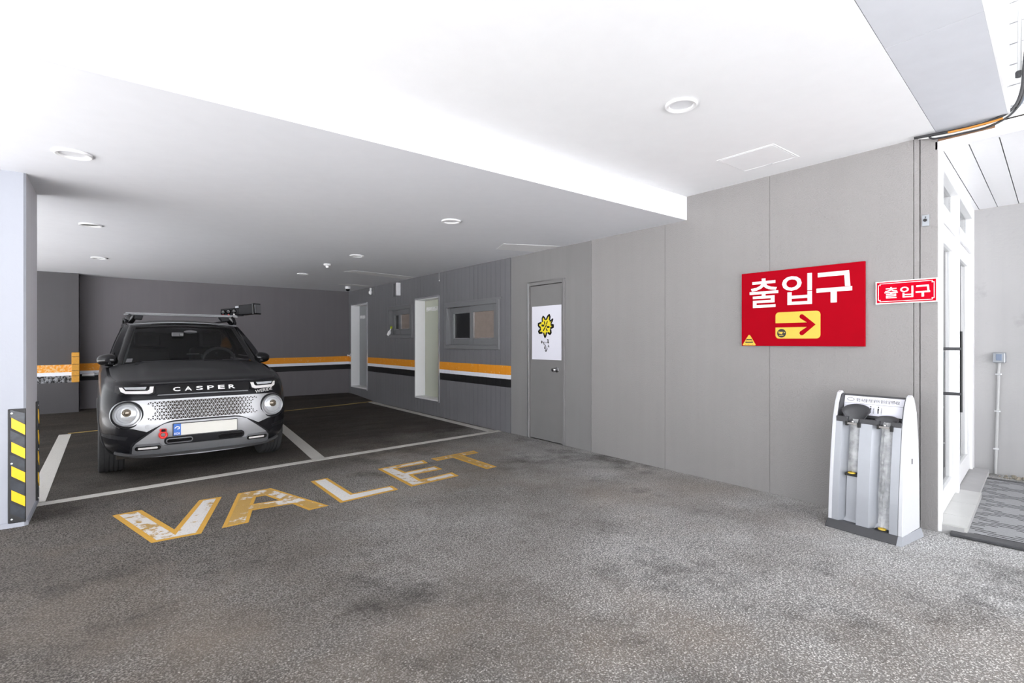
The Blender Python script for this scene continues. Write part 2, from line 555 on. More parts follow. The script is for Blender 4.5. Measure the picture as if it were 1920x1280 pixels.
def rrect(x0, x1, z0, z1, r, n=5):
    out = []
    for cx, cz, a in ((x1 - r, z0 + r, -PI / 2), (x1 - r, z1 - r, 0), (x0 + r, z1 - r, PI / 2), (x0 + r, z0 + r, PI)):
        for k in range(n + 1):
            t = a + PI / 2 * k / n
            out.append((cx + r * math.cos(t), cz + r * math.sin(t)))
    return out

def disc(cx, cz, rx, rz=None, n=28):
    rz = rz or rx
    return [(cx + rx * math.cos(2 * PI * k / n), cz + rz * math.sin(2 * PI * k / n)) for k in range(n)]

def stroke(pts, w, n=6):
    """outline of a round-ended brush stroke along pts, as a list of convex polygons"""
    out = []
    for i in range(len(pts) - 1):
        (ax, az), (bx, bz) = pts[i], pts[i + 1]
        a = math.atan2(bz - az, bx - ax)
        wa = w[i] if isinstance(w, (list, tuple)) else w
        wb = w[i + 1] if isinstance(w, (list, tuple)) else w
        poly = [(bx + wb * math.cos(a - PI / 2 + PI * k / n), bz + wb * math.sin(a - PI / 2 + PI * k / n)) for k in range(n + 1)]
        poly += [(ax + wa * math.cos(a + PI / 2 + PI * k / n), az + wa * math.sin(a + PI / 2 + PI * k / n)) for k in range(n + 1)]
        out.append(poly)
    return out

# ------------------------------------------------------------------ the setting
XW = 4.45          # face of the long right-hand wall
YB = 12.1          # back wall
ZL, ZH = 2.49, 2.72  # low ceiling over the bays, higher ceiling in front

def zfloor(y):
    return 0.09 * max(0.0, min(1.0, (y - 10.4) / 1.7))

# floor
fm = MB()
ys = [-16, -6, -2, 0, 2, 4, 6, 8, 10.4, 11.0, 11.6, 12.4]
xs = [-16, -8, -4, -1.5, 0, 1.5, 3, 4.7, 7.2, 16]
fm.add([(x, y, zfloor(y)) for y in ys for x in xs],
       [(j * len(xs) + i, j * len(xs) + i + 1, (j + 1) * len(xs) + i + 1, (j + 1) * len(xs) + i) for j in range(len(ys) - 1) for i in range(len(xs) - 1)])
fm.add([(-16, -16, -0.3), (16, -16, -0.3), (16, 12.4, -0.3), (-16, 12.4, -0.3)], [(3, 2, 1, 0)])
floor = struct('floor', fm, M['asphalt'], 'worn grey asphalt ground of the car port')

def floor_strip(name, a, b, w, mat, label):
    a, b = Vector((*a, 0)), Vector((*b, 0))
    d = (b - a)
    nrm = Vector((-d.y, d.x, 0)).normalized() * (w / 2)
    k = max(1, int(d.length / 0.6))
    mb = MB()
    for i in range(k):
        p, q = a + d * (i / k), a + d * ((i + 1) / k)
        c = []
        for v in (p - nrm, q - nrm, q + nrm, p + nrm):
            c.append((v.x, v.y, zfloor(v.y)))
        mb.hexa([(x, y, z - 0.004) for x, y, z in c], [(x, y, z + 0.0025) for x, y, z in c])
    return mb.build(name, mat, floor, label=label)
floor_strip('parking_line', (-0.50, 5.545), (4.47, 6.03), 0.105, M['line'], 'long white front line of the two bays')
floor_strip('parking_line', (-0.50, 5.62), (-0.53, 9.50), 0.13, M['line'], 'white side line beside the column')
floor_strip('parking_line', (1.80, 5.80), (2.15, 9.80), 0.14, M['line'], 'white line between the two bays')
floor_strip('parking_line', (4.33, 6.03), (4.36, 10.55), 0.13, M['line'], 'white side line along the grey siding')
floor_strip('parking_line', (-0.50, 9.57), (4.40, 10.58), 0.07, M['ylin'], 'thin yellow line at the rear of the bays')

# the word painted on the ground
def road_letter(ch, verts, faces, fill, inset):
    bm = bmesh.new()
    vs = [bm.verts.new((x, y, 0.0015)) for x, y in verts]
    for f in faces:
        bm.faces.new([vs[i] for i in f])
    bmesh.ops.recalc_face_normals(bm, faces=bm.faces)
    for f in bm.faces:
        if f.normal.z < 0:
            f.normal_flip()
    me = bpy.data.meshes.new('painted_letter')
    bm.to_mesh(me)
    inn = bm.copy()
    r = bmesh.ops.inset_region(inn, faces=list(inn.faces), thickness=inset, use_even_offset=True, use_boundary=True)
    bmesh.ops.delete(inn, geom=r['faces'], context='FACES')
    for v in inn.verts:
        v.co.z += 0.0012
    mi = bpy.data.meshes.new('infill')
    inn.to_mesh(mi)
    bm.free()
    inn.free()
    me.materials.append(M['yellow'])
    mi.materials.append(fill)
    o = bpy.data.objects.new('painted_letter', me)
    COL.objects.link(o)
    o.parent = floor
    o['label'] = 'yellow-edged road letter ' + ch
    i = bpy.data.objects.new('infill', mi)
    COL.objects.link(i)
    i.parent = o
road_letter('V', [(-.007, 4.859), (.173, 4.884), (.335, 4.235), (.557, 4.893), (.72, 4.889), (.471, 4.034), (.195, 4.041)], [(0, 1, 2, 6), (2, 5, 6), (2, 3, 4, 5)], M['fillV'], 0.036)
road_letter('A', [(.597, 4.061), (.844, 4.906), (1.105, 4.904), (1.348, 4.10), (1.191, 4.081), (1.133, 4.321), (.847, 4.348), (.768, 4.071),
                  (.886, 4.512), (.944, 4.70), (1.015, 4.697), (1.071, 4.493)],
            [(0, 1, 9, 8, 6, 7), (1, 2, 10, 9), (2, 3, 4, 5, 11, 10), (6, 8, 11, 5)], M['fillA'], 0.026)
road_letter('L', [(1.448, 4.916), (1.613, 4.946), (1.618, 4.305), (1.984, 4.322), (1.977, 4.169), (1.446, 4.111)], [(0, 1, 2, 5), (2, 3, 4, 5)], M['fillL'], 0.032)
road_letter('E', [(2.128, 4.977), (2.685, 5.04), (2.659, 4.887), (2.294, 4.871), (2.298, 4.69), (2.653, 4.726), (2.65, 4.56), (2.306, 4.545), (2.285, 4.345),
                  (2.658, 4.395), (2.64, 4.236), (2.107, 4.184)],
            [(0, 1, 2, 3), (0, 3, 4, 7, 8, 11), (4, 5, 6, 7), (8, 9, 10, 11)], M['fillV'], 0.036)
road_letter('T', [(2.784, 5.053), (3.392, 5.112), (3.368, 4.969), (3.150, 4.952), (3.147, 4.305), (3.003, 4.286), (3.0, 4.938), (2.784, 4.913)],
            [(0, 1, 2, 3, 6, 7), (3, 4, 5, 6)], M['fillA'], 0.032)

# right-hand wall: a backing with openings, panels and siding boards hung on it
OPEN = [(4.655, 5.375, 0.0, 2.09), (7.76, 8.66, 0.26, 2.09), (10.93, 11.91, 0.235, 2.165), (6.02, 7.555, 1.195, 1.91), (8.765, 9.83, 1.385, 1.975)]
def clad(mb, x0, x1, ya, yb, za, zb, opens=OPEN):
    cuts = sorted({ya, yb, *[v for o in opens for v in o[:2] if ya < v < yb]})
    for y0, y1 in zip(cuts, cuts[1:]):
        c = (y0 + y1) / 2
        z = za
        for o in sorted((o for o in opens if o[0] < c < o[1]), key=lambda o: o[2]):
            if o[2] > z:
                mb.box(x0, x1, y0, y1, z, o[2])
            z = max(z, o[3])
        if z < zb:
            mb.box(x0, x1, y0, y1, z, zb)
    return mb
wb = clad(MB(), 4.472, 4.505, 0.990, 12.3, -0.05, 2.9)
wall_right = struct('wall_right', wb, M['gap'], 'long grey wall with doors, windows and the red signs')
def wall_piece(name, ya, yb, mat, x0=XW, gap=0.003, zb=2.74):
    mb = clad(MB(), x0, 4.476, ya + gap / 2, yb - gap / 2, 0.0, zb)
    return mb.build(name, mat, wall_right)
for ya, yb in ((.985, 1.085), (1.085, 1.121), (1.121, 2.125), (2.125, 3.182), (3.182, 4.205)):
    wall_piece('panel', ya, yb, M['stucco'], gap=0.006 if yb < 1.13 else 0.003)
wall_piece('panel', 4.222, 5.76, M['stucco2'], 4.458, gap=0.0)
wall_piece('edge_strip', 4.205, 4.222, M['stucco2'], 4.446, gap=0.004)
y = 5.768
k = 0
while y < 12.1 - 0.01:
    w = 0.117
    wall_piece('siding_board', y, min(12.1, y + w), M['siding'], XW, gap=0.008 if k % 8 == 7 else 0.0035)
    y += w
    k += 1

# back wall with the projecting pillar at its left end
wall_back = struct('wall_back', MB().box(-3.1, 4.48, YB, YB + 0.2, -0.05, 2.9), M['back'], 'dark grey back wall with painted bands')
struct('wall_back_pier', MB().box(-3.1, -0.475, 11.75, YB + 0.02, -0.05, 2.6), M['backworn'], 'grey pier at the left end of the back wall')
# outside, out of the picture: yard paving made pale and a building added to bounce daylight inside
struct('floor_bounce', MB().box(-30, 16, -14, -1.6, -0.02, 0.004).box(-30, -3.1, -1.6, 14, -0.02, 0.004), M['yard'], 'unseen yard paving, made pale to bounce light in')
struct('wall_bounce', MB().box(-30, 16, -13, -12.6, 0, 6.0), M['yard'], 'unseen building across the lane, added to bounce light')

# column
cm = MB()
cm.use(M['column']).add([(-1.15, 4.98, 0), (-0.50, 4.98, 0), (-0.50, 4.98, 2.6), (-1.15, 4.98, 2.6)], [(0, 1, 2, 3)])
cm.add([(-0.50, 4.98, 0), (-0.487, 4.993, 0), (-0.487, 4.993, 2.6), (-0.50, 4.98, 2.6)], [(0, 1, 2, 3)])
cm.use(M['column_side']).add([(-0.487, 4.993, 0), (-0.487, 5.655, 0), (-0.487, 5.655, 2.6), (-0.487, 4.993, 2.6)], [(0, 1, 2, 3)])
cm.add([(-0.487, 5.655, 0), (-1.15, 5.655, 0), (-1.15, 5.655, 2.6), (-0.487, 5.655, 2.6)], [(0, 1, 2, 3)])
cm.add([(-1.15, 5.655, 0), (-1.15, 4.98, 0), (-1.15, 4.98, 2.6), (-1.15, 5.655, 2.6)], [(0, 1, 2, 3)])
wall_column = struct('wall_column', cm, M['column'], 'pale square column at the left of the bays')
MB().prism([(-1.16, 4.968), (-0.495, 4.968), (-0.475, 4.99), (-0.475, 5.66), (-1.16, 5.66)], 0, 0.035, 'z').build('plinth', M['column'], wall_column)

# ceilings
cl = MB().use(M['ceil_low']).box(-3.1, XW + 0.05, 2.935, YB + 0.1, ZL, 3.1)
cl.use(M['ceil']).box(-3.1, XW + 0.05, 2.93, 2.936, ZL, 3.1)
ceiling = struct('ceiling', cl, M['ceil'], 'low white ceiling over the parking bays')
def edge_in(x): return 0.994 + 0.0883 * (x - 4.437)
def edge_out(x): return 0.625 + 0.0928 * (x - 4.44)
ch = MB()
ch.hexa([(-3.1, edge_in(-3.1), ZH), (XW + .03, edge_in(XW), ZH), (XW + .03, 2.94, ZH), (-3.1, 2.94, ZH)],
        [(-3.1, edge_in(-3.1), 3.1), (XW + .03, edge_in(XW), 3.1), (XW + .03, 2.94, 3.1), (-3.1, 2.94, 3.1)])
struct('ceiling_front', ch, M['ceil'], 'higher white ceiling in front of the bays')
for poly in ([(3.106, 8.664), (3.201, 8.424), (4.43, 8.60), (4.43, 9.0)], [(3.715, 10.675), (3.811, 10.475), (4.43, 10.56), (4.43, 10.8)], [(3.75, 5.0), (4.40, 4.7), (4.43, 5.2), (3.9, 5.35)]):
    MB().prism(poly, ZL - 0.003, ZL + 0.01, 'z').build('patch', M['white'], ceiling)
# beam along the street edge: soffit boards, front face, storey above
beam = struct('trim_1', MB().hexa([(-3.1, edge_out(-3.1) + .03, 2.745), (4.43, edge_out(4.43) + .03, 2.745), (4.43, edge_in(4.43) + .02, 2.745), (-3.1, edge_in(-3.1) + .02, 2.745)],
                                  [(-3.1, edge_out(-3.1) + .03, 6), (4.43, edge_out(4.43) + .03, 6), (4.43, edge_in(4.43) + .02, 6), (-3.1, edge_in(-3.1) + .02, 6)]),
              M['soffit'], 'pale concrete beam along the street edge')
bx = [-3.1, -1.54, -0.04, 1.46, 2.96, 4.44]
for x0, x1 in zip(bx, bx[1:]):
    a, b = x0 + 0.0015, x1 - 0.0015
    g = 0.005
    MB().hexa([(a, edge_out(a) + .012, ZH), (b, edge_out(b) + .012, ZH), (b, edge_in(b) - g, ZH), (a, edge_in(a) - g, ZH)],
              [(a, edge_out(a) + .012, 2.75), (b, edge_out(b) + .012, 2.75), (b, edge_in(b) - g, 2.75), (a, edge_in(a) - g, 2.75)]).build('soffit_board', M['soffit'], beam)
# front fascia of the beam in three steps with slotted rails
def fascia(name, z0, z1, off, mat, bk=.040):
    x0, x1 = -3.1, 4.44
    MB().hexa([(x0, edge_out(x0) - off, z0), (x1, edge_out(x1) - off, z0), (x1, edge_out(x1) + bk, z0), (x0, edge_out(x0) + bk, z0)],
              [(x0, edge_out(x0) - off, z1), (x1, edge_out(x1) - off, z1), (x1, edge_out(x1) + bk, z1), (x0, edge_out(x0) + bk, z1)]).build(name, mat, beam)
fascia('edge_rail', 2.72, 2.752, 0.0, M['white'], .0115)
fascia('edge_rail', 2.752, 2.776, 0.0, M['white'], .040)
fascia('fascia_board', 2.775, 2.90, -0.018, M['white'])
fascia('fascia_board', 2.90, 3.6, -0.006, M['white'])
fascia('fascia_board', 3.6, 6.0, -0.012, M['white'])
for xa, xb, z in ((3.2, 4.18, 3.02), (3.0, 3.95, 3.14), (2.2, 3.30, 3.22), (1.0, 2.4, 3.02), (0.2, 1.6, 3.14)):
    mb = MB()
    off = 0.004
    mb.hexa([(xa, edge_out(xa) - off, z), (xb, edge_out(xb) - off, z), (xb, edge_out(xb) + .02, z), (xa, edge_out(xa) + .02, z)],
            [(xa, edge_out(xa) - off, z + .012), (xb, edge_out(xb) - off, z + .012), (xb, edge_out(xb) + .02, z + .012), (xa, edge_out(xa) + .02, z + .012)])
    e = xb
    mb.hexa([(e - .12, edge_out(e) - .016, z - .012), (e, edge_out(e) - .008, z - .012), (e, edge_out(e) + .02, z - .012), (e - .12, edge_out(e) + .02, z - .012)],
            [(e - .12, edge_out(e) - .016, z + .022), (e, edge_out(e) - .008, z + .022), (e, edge_out(e) + .02, z + .022), (e - .12, edge_out(e) + .02, z + .022)])
    mb.build('slot_rail', M['soffit'], beam)

struct('roof', MB().box(-3.1, 12, 1.0, YB + .3, 3.1, 6.0), M['yard'], 'unseen storeys above the car port, shaped to block sun')  # left edge placed to hold off sun and let bounced light in
# entrance bay on the right: side wall, plank soffit, clapboard above it
struct('wall_entrance', MB().box(6.85, 7.05, -7, 1.6, -0.05, 2.9), M['concrete'], 'bare concrete side wall of the entrance')
soff = struct('ceiling_entrance', MB().box(4.49, 6.9, -7, 1.5, 2.64, 2.72), M['gap'], 'white plank soffit over the entrance')
def pl_y(x, y69): return y69 + 0.093 * (x - 6.87)
pe = [1.30, 1.235, 1.19, 1.055, 0.905]
while pe[-1] > -6.9:
    pe.append(pe[-1] - 0.15)
for i, (b, a) in enumerate(zip(pe, pe[1:])):
    g = 0.006
    MB().hexa([(4.495, pl_y(4.495, a) + g, 2.62), (6.86, a + g, 2.62), (6.86, b, 2.62), (4.495, pl_y(4.495, b), 2.62)],
              [(4.495, pl_y(4.495, a) + g, 2.645), (6.86, a + g, 2.645), (6.86, b, 2.645), (4.495, pl_y(4.495, b), 2.645)]).build('plank', M['whitemetal'], soff)
clap = struct('wall_upper', MB().box(4.52, 4.60, -7, 1.2, 2.66, 6.0), M['gap'], 'white clapboard wall above the entrance')
z = 2.665
while z < 6.0:
    MB().prism([(4.500, z), (4.525, z), (4.525, z + .1275), (4.508, z + .1275)], -7, 1.2, 'y').build('clapboard', M['whitemetal'], clap)
    z += 0.131
MB().box(4.455, 4.499, 0.70, 0.985, 2.667, 2.700).build('timber_edge', M['tan'], clap)
struct('trim_2', MB().box(4.45, 4.50, -7, 1.0, 2.612, 2.665), M['whitemetal'], 'white edge strip under the clapboard wall')

MB().box(4.462, 4.499, -7, .70, 2.666, 2.702).build('edge_strip', M['whitemetal'], clap)

# ------------------------------------------------------------------ doors and windows of the long wall
def on_wall(name, y, z, label, x=XW):
    """structure whose local x runs to the viewer's right along the wall and local -y faces the car port"""
    return sempty(name, (x, y, z), -PI / 2, label)

# door 1: flush grey steel door
d = on_wall('door_1', 5.375, 0.0, 'flush grey door with a flower poster')
W, H = 0.72, 2.09
fr = MB()
fr.box(0, .035, -.012, .06, 0, H).box(W - .035, W, -.012, .06, 0, H).box(.035, W - .035, -.012, .06, H - .045, H)
fr.build('door_frame', M['doorgrey'], d, bevel=0.004)
MB().box(.041, W - .041, .008, .05, .012, H - .051).build('door_leaf', M['doorgrey'], d, bevel=0.003)
MB().box(.035, W - .035, .05, .07, 0, H).build('backing', M['gap'], d)
MB().box(.012, .03, -.02, -.011, 0.01, H - .01).build('frame_bead', M['alu'], d)
kb = MB().lathe([(.034, 0.008), (.034, 0), (.016, -.006), (.014, -.03), (.026, -.045), (.030, -.06), (.022, -.075), (0.0, -.078)], (W - .145, 0, .941), 'y', 20)
kb.build('door_handle', M['steel'], d, smooth=40)

# poster with the brush-drawn flower
t = thing('poster', 'white poster with a yellow brush-drawn flower on the grey door', 'poster', (XW + .004, 5.29, 1.062), -PI / 2)
MB().box(0, .572, -.003, .0, 0, .703).build('sheet', M['poster'], t)
def pp(u, v):  # crop pixels of the poster drawing -> metres on the sheet
    px, pz = 1000 + u / 15.06, 580 + v / 15.06
    return ((px - 997.5) / 55.0 * .572, .703 - (pz - 573) / 102.0 * .703)
petal = [(275, 330), (270, 250), (290, 200), (325, 230), (355, 285), (385, 275), (425, 190), (465, 155), (485, 215), (470, 300), (490, 330), (555, 285), (545, 330), (520, 390),
         (530, 430), (570, 460), (560, 505), (510, 530), (500, 590), (510, 660), (485, 700), (435, 670), (390, 660), (370, 720), (345, 790), (320, 740), (305, 670), (250, 665),
         (180, 660), (170, 610), (215, 560), (205, 510), (160, 470), (155, 400), (220, 375)]
MB().prism([pp(*q) for q in petal], -.0045, -.003).build('flower_fill', M['flower'], t)
ink = MB()
for pts, w in (([(268, 335), (265, 250), (290, 195), (330, 235), (350, 285)], .011), ([(385, 275), (425, 195), (465, 158), (482, 215), (472, 290)], .012),
               ([(488, 335), (560, 285), (545, 340), (515, 395)], .010), ([(520, 440), (570, 455), (570, 505), (510, 530)], .014), ([(500, 590), (510, 660), (485, 700), (435, 670)], .014),
               ([(385, 670), (370, 740), (345, 790), (325, 740), (310, 680)], .012), ([(255, 660), (185, 665), (165, 620), (215, 560)], .014), ([(205, 510), (155, 455), (155, 400), (225, 375)], .013),
               ([(325, 350), (340, 420)], .009), ([(408, 345), (390, 415)], .008), ([(262, 452), (305, 455)], .013), ([(415, 502), (455, 502)], .013), ([(340, 520), (300, 600)], .008),
               ([(385, 555), (405, 605)], .009), ([(380, 455), (358, 492)], .008),
               ([(250, 895), (232, 930), (250, 960), (268, 925), (252, 895)], .004), ([(290, 930), (312, 928), (298, 965), (320, 965)], .003), ([(338, 925), (345, 955)], .004), ([(378, 930), (382, 955)], .003),
               ([(410, 860), (435, 862), (425, 900), (440, 905), (415, 935), (450, 945)], .005), ([(432, 950), (432, 972)], .003), ([(440, 1015), (445, 1060)], .005), ([(425, 1062), (465, 1062)], .003),
               ([(310, 1000), (345, 1005), (360, 1040), (325, 1075), (325, 1110), (355, 1110), (372, 1065)], .004), ([(355, 1130), (355, 1180), (375, 1190), (400, 1130), (402, 1105)], .005)):
    for poly in stroke([pp(*q) for q in pts], w):
        ink.prism(poly, -.0062, -.004)
ink.build('brush_lines', M['black'], t)

# doors 2 and 3: white framed doors with frosted leaves set back in the wall
def frosted(name, y1, z0, w, h, leaf, label):
    d = on_wall(name, y1, z0, label)
    fr = MB()
    fr.box(0, .02, -.015, .21, 0, h).box(.02, w - .02, -.015, .21, 0, .03).box(.02, w - .02, -.015, .21, h - .03, h)
    fr.build('door_frame', M['white'], d)
    MB().box(w - .02, w, -.02, .21, -.02, h + .01).build('door_jamb', M['alu'], d)
    MB().box(.02, w - .02, -.022, -.012, h - .022, h + .012).build('head_trim', M['alu'], d)
    lf = MB().box(.02, w - .02, .19, .215, .03, h - .03).build('door_leaf', leaf, d)
    MB().box(.0, w, .22, .25, 0, h).build('backing', M['darkvoid'], d)
    text_mb('관계자외 출입금지', .07 if name == 'door_2' else .05, .50 if name == 'door_2' else .36, 1.60, 1.68, .186, .19, 0.03).build('lettering', M['lettering'], lf)
    hd = MB().lathe([(.022, 0.19), (.022, .182), (.012, .176), (.012, .15), (.024, .14), (.022, .125), (0, .122)], (w - .10, 0, 0.94 - z0), 'y', 16)
    hd.build('door_handle', M['steel'], lf, smooth=40)
    return d
frosted('door_2', 8.66, 0.26, 0.90, 1.83, M['frost'], 'white framed door with pale green frosted leaf')
frosted('door_3', 11.91, 0.235, 0.98, 1.93, M['frostgrey'], 'white framed door with grey frosted leaf at the far end')
t = thing('door_latch', 'small brass latch on the siding beside the far door', 'latch', (XW, 12.01, 0.97), -PI / 2)
MB().box(-.03, .03, -.012, 0, -.05, .05).build('plate', M['steel'], t, bevel=0.004)
MB().lathe([(.014, -.012), (.014, -.04), (.026, -.05), (.02, -.07), (0, -.072)], (0, 0, 0), 'y', 14).build('knob', M['alu'], t, smooth=40)

# sliding windows
def slider(name, y1, z0, w, h, split, label):
    d = on_wall(name, y1, z0, label)
    f = .05
    fr = MB()
    fr.box(-.015, f, -.03, .12, -.015, h + .015).box(w - f, w + .015, -.03, .12, -.015, h + .015).box(f, w - f, -.03, .12, -.015, f).box(f, w - f, -.03, .12, h - f, h + .015)
    fr.build('window_frame', M['framegrey'], d, bevel=0.006)
    MB().box(-.05, w + .05, -.012, 0.002, h + .015, h + .04).build('drip_trim', M['framegrey'], d)
    def sash(x0, x1, y0, pane, lab, s=.10, gl=True):
        m = MB()
        m.box(x0, x0 + s, y0, y0 + .035, f, h - f).box(x1 - s, x1, y0, y0 + .035, f, h - f).box(x0 + s, x1 - s, y0, y0 + .035, f, f + s).box(x0 + s, x1 - s, y0, y0 + .035, h - f - s, h - f)
        o = m.build('sash', M['framegrey'], d, bevel=0.005, label=lab)
        MB().box(x0 + s - .01, x1 - s + .01, y0 + .02, y0 + .026, f + s - .01, h - f - s + .01).build('pane', pane, o)
        b = .012
        bd = MB()
        bd.box(x0 + s, x0 + s + b, y0 - .003, y0 + .02, f + s, h - f - s).box(x0 + s, x1 - s, y0 - .003, y0 + .02, f + s, f + s + b)
        bd.build('bead', M['alu'], o)
        return o
    sash(f, split + .05, .065, M['darkvoid'], 'rear sash with a black pane')
    sash(split, w - f, .0, M['blind'], 'front sash with a brown blind behind the pane')
    MB().box(f, w - f, .11, .13, f, h - f).build('backing', M['darkvoid'], d)
    return d
slider('window_1', 7.555, 1.195, 1.535, .715, .735, 'wide grey sliding window between the pale green door and the flush door')
slider('window_2', 9.83, 1.385, 1.065, .59, .45, 'small grey sliding window between the two frosted doors')

# ------------------------------------------------------------------ entrance door (set askew to the wall)
DA = math.atan2(.26, 2.40)
d = sempty('door_4', (4.452, .968, 0), DA, 'white framed glass double door of the entrance')
fr = MB()
fr.box(.014, .075, 0, .06, 0, 2.62).box(2.20, 2.415, 0, .12, 0, 2.62).box(.075, 2.20, 0, .12, 2.50, 2.62).box(.075, 2.20, 0, .12, 2.16, 2.26).box(1.03, 1.12, 0, .12, 0.05, 2.50)
fr.build('door_frame', M['white'], d, bevel=0.004)
for x0, x1 in ((.075, 1.03), (1.12, 2.20)):
    m = MB().box(x0, x1, .05, .07, 2.26, 2.50)
    m.build('transom_pane', M['doorglass'], d)
    m = MB()
    s = .10
    m.box(x0 + .004, x0 + .06, .02, .075, .06, 2.155).box(x1 - .17, x1 - .004, .02, .075, .06, 2.155).box(x0 + .06, x1 - .17, .02, .075, .06, .22).box(x0 + .06, x1 - .17, .02, .075, 2.02, 2.155)
    lf = m.build('door_leaf', M['white'], d, bevel=0.003)
    MB().box(x0 + .055, x1 - .165, .042, .052, .215, 2.025).build('pane', M['doorglass'], lf)
hb = MB()
for yy in (-.055, .150):
    hb.tube([(.56, yy, .77), (.56, yy, 1.375)], .008, 10)
hb.build('pull_handle', M['black'], d, smooth=40)
hb = MB()
for zz in (.905, 1.245):
    hb.tube([(.56, -.055, zz), (.56, .150, zz)], .012, 10)
hb.build('handle_bracket', M['darkplastic'], d, smooth=40)
MB().box(.02, 2.30, -.115, .12, 0, .05).build('sill_step', M['concrete'], d)
for x0, x1 in ((.03, .30), (.304, .72), (.724, 1.18)):
    MB().box(x0, x1, -.13, .11, .01, .058).build('sill_slab', M['marble'], d, bevel=0.002)
# lobby seen through the glass
struct('wall_lobby', MB().box(4.54, 6.84, 3.6, 3.7, 0, 2.7).box(4.52, 4.56, 1.12, 3.7, 0, 2.7).box(6.84, 6.88, 1.4, 3.7, 0, 2.7).box(4.53, 6.88, 1.2, 3.7, 2.64, 2.7), M['white'], 'white lobby behind the glass door')

# mat
t = thing('door_mat', 'grey ribbed mat with black edging before the glass door', 'mat', (4.413, .915, 0.004), R(5.97))
wd, dp = 2.10, 1.5
MB().box(.10, wd - .06, -dp + .06, -.06, 0, .014).build('carpet', M['carpet'], t)
mm = MB()
mm.box(0, .10, -dp, 0, 0, .020).box(wd - .06, wd, -dp, 0, 0, .018).box(.10, wd - .06, -.06, 0, 0, .018).box(.10, wd - .06, -dp, -dp + .06, 0, .018)
mm.build('edging', M['matedge'], t, bevel=0.004)
# gravel strip along the concrete wall
gv = MB()
rnd = random.Random(3)
for i in range(260):
    x, yy = 6.68 + rnd.random() * .16, -1.5 + rnd.random() * 2.70
    if abs(yy - 1.06) < .07 and x > 6.74:
        continue
    r = .008 + rnd.random() * .016
    gv.lathe([(0, -r * .4), (r, 0), (r * .7, r * .6), (0, r * .8)], (x, yy, .004), 'z', 5, rnd.random(), rnd.random() + 2 * PI - 1e-9)
o = gv.build('gravel', M['gravel'], kind='stuff')
o['label'] = 'loose gravel along the foot of the concrete wall'

# ------------------------------------------------------------------ signs
t = thing('exit_sign', 'large red sign with white lettering and yellow arrow panel', 'sign', (XW - .004, 2.36, 1.262), -PI / 2)
MB().box(0, .950, -.022, 0, 0, .638).build('board', M['red'], t, bevel=0.002)
bx_, bz_ = 2.36, 1.262
def sg(yv, zv): return (bx_ - yv, zv - bz_)
GU = ([(.04, .86), (.79, .86), (.81, .50), (.95, .50), (.915, 1.0), (.04, 1.0)], [(.41, 0), (.58, 0), (.58, .35), (1, .35), (1, .485), (0, .485), (0, .35), (.41, .35)])
def gu(x0, x1, z0, z1, y0, y1):
    m_ = MB()
    for q in GU:
        m_.prism([(x0 + a * (x1 - x0), z0 + b * (z1 - z0)) for a, b in q], y0, y1)
    return m_
for ch_, y0, y1, z0, z1 in (('출', 2.285, 2.04, 1.592, 1.842), ('입', 2.008, 1.776, 1.602, 1.850), ('구', 1.742, 1.492, 1.604, 1.843)):
    (gu(bx_ - y0, bx_ - y1, z0 - bz_, z1 - bz_, -.0255, -.022) if ch_ == '구' else text_mb(ch_, bx_ - y0, bx_ - y1, z0 - bz_, z1 - bz_, -.0255, -.022, 0.012)).build('letter', M['lettering'], t)
pn = MB().prism(rrect(*sorted((bx_ - 2.062, bx_ - 1.713)), 1.324 - bz_, 1.545 - bz_, .03), -.0250, -.022).build('arrow_panel', M['yvinyl'], t)
ar = MB()
z0 = 1.436 - bz_
cxa, tip, wq = bx_ - 1.851, bx_ - 1.748, .0185
hd_pts = [(bx_ - 2.062, z0 - .018), (bx_ - 1.812, z0 - .018)]
aa = math.atan2(.066, .085)
hd_pts += [(cxa + wq * math.cos(t_), z0 - .067 + wq * math.sin(t_)) for t_ in [PI / 2 + aa + PI * k / 8 for k in range(9)]]
hd_pts += [(tip, z0)]
hd_pts += [(cxa + wq * math.cos(t_), z0 + .067 + wq * math.sin(t_)) for t_ in [PI / 2 - aa + PI * k / 8 for k in range(9)]]
hd_pts += [(bx_ - 1.812, z0 + .018), (bx_ - 2.062, z0 + .018)]
ar.prism(hd_pts, -.0268, -.0245)
ar.build('arrow', M['red'], pn)
st = MB().prism(disc(bx_ - 2.012, 1.369 - bz_, .036), -.0262, -.0245).build('round_sticker', M['black'], pn)
s2 = MB()
for q in ([(-.026, .0), (-.012, .012), (.012, .012), (.004, -.008)], [(-.028, .012), (-.016, .016), (-.02, .004)], [(.03, .008), (.018, .012), (.02, .0)], [(-.02, -.02), (.016, -.020), (.014, -.014), (-.018, -.014)]):
    s2.prism([(bx_ - 2.012 + a, 1.369 - bz_ + b) for a, b in q], -.0272, -.026)
s2.build('sticker_mark', M['yvinyl'], pn)
tr = MB().prism([(.018, .004), (.124, .004), (.128, .010), (.077, .094), (.070, .096), (.064, .094), (.012, .010)], -.0245, -.022).build('warning_sticker', M['yvinyl'], t)
s2 = MB()
for q in ((.045, .095, .050, .058), (.040, .046, .040, .046), (.092, .10, .040, .046), (.036, .104, .026, .036), (.034, .04, .010, .013), (.058, .07, .011, .013), (.10, .106, .010, .013)):
    s2.box(q[0], q[1], -.0252, -.024, q[2], q[3])
s2.build('sticker_print', M['black'], tr)

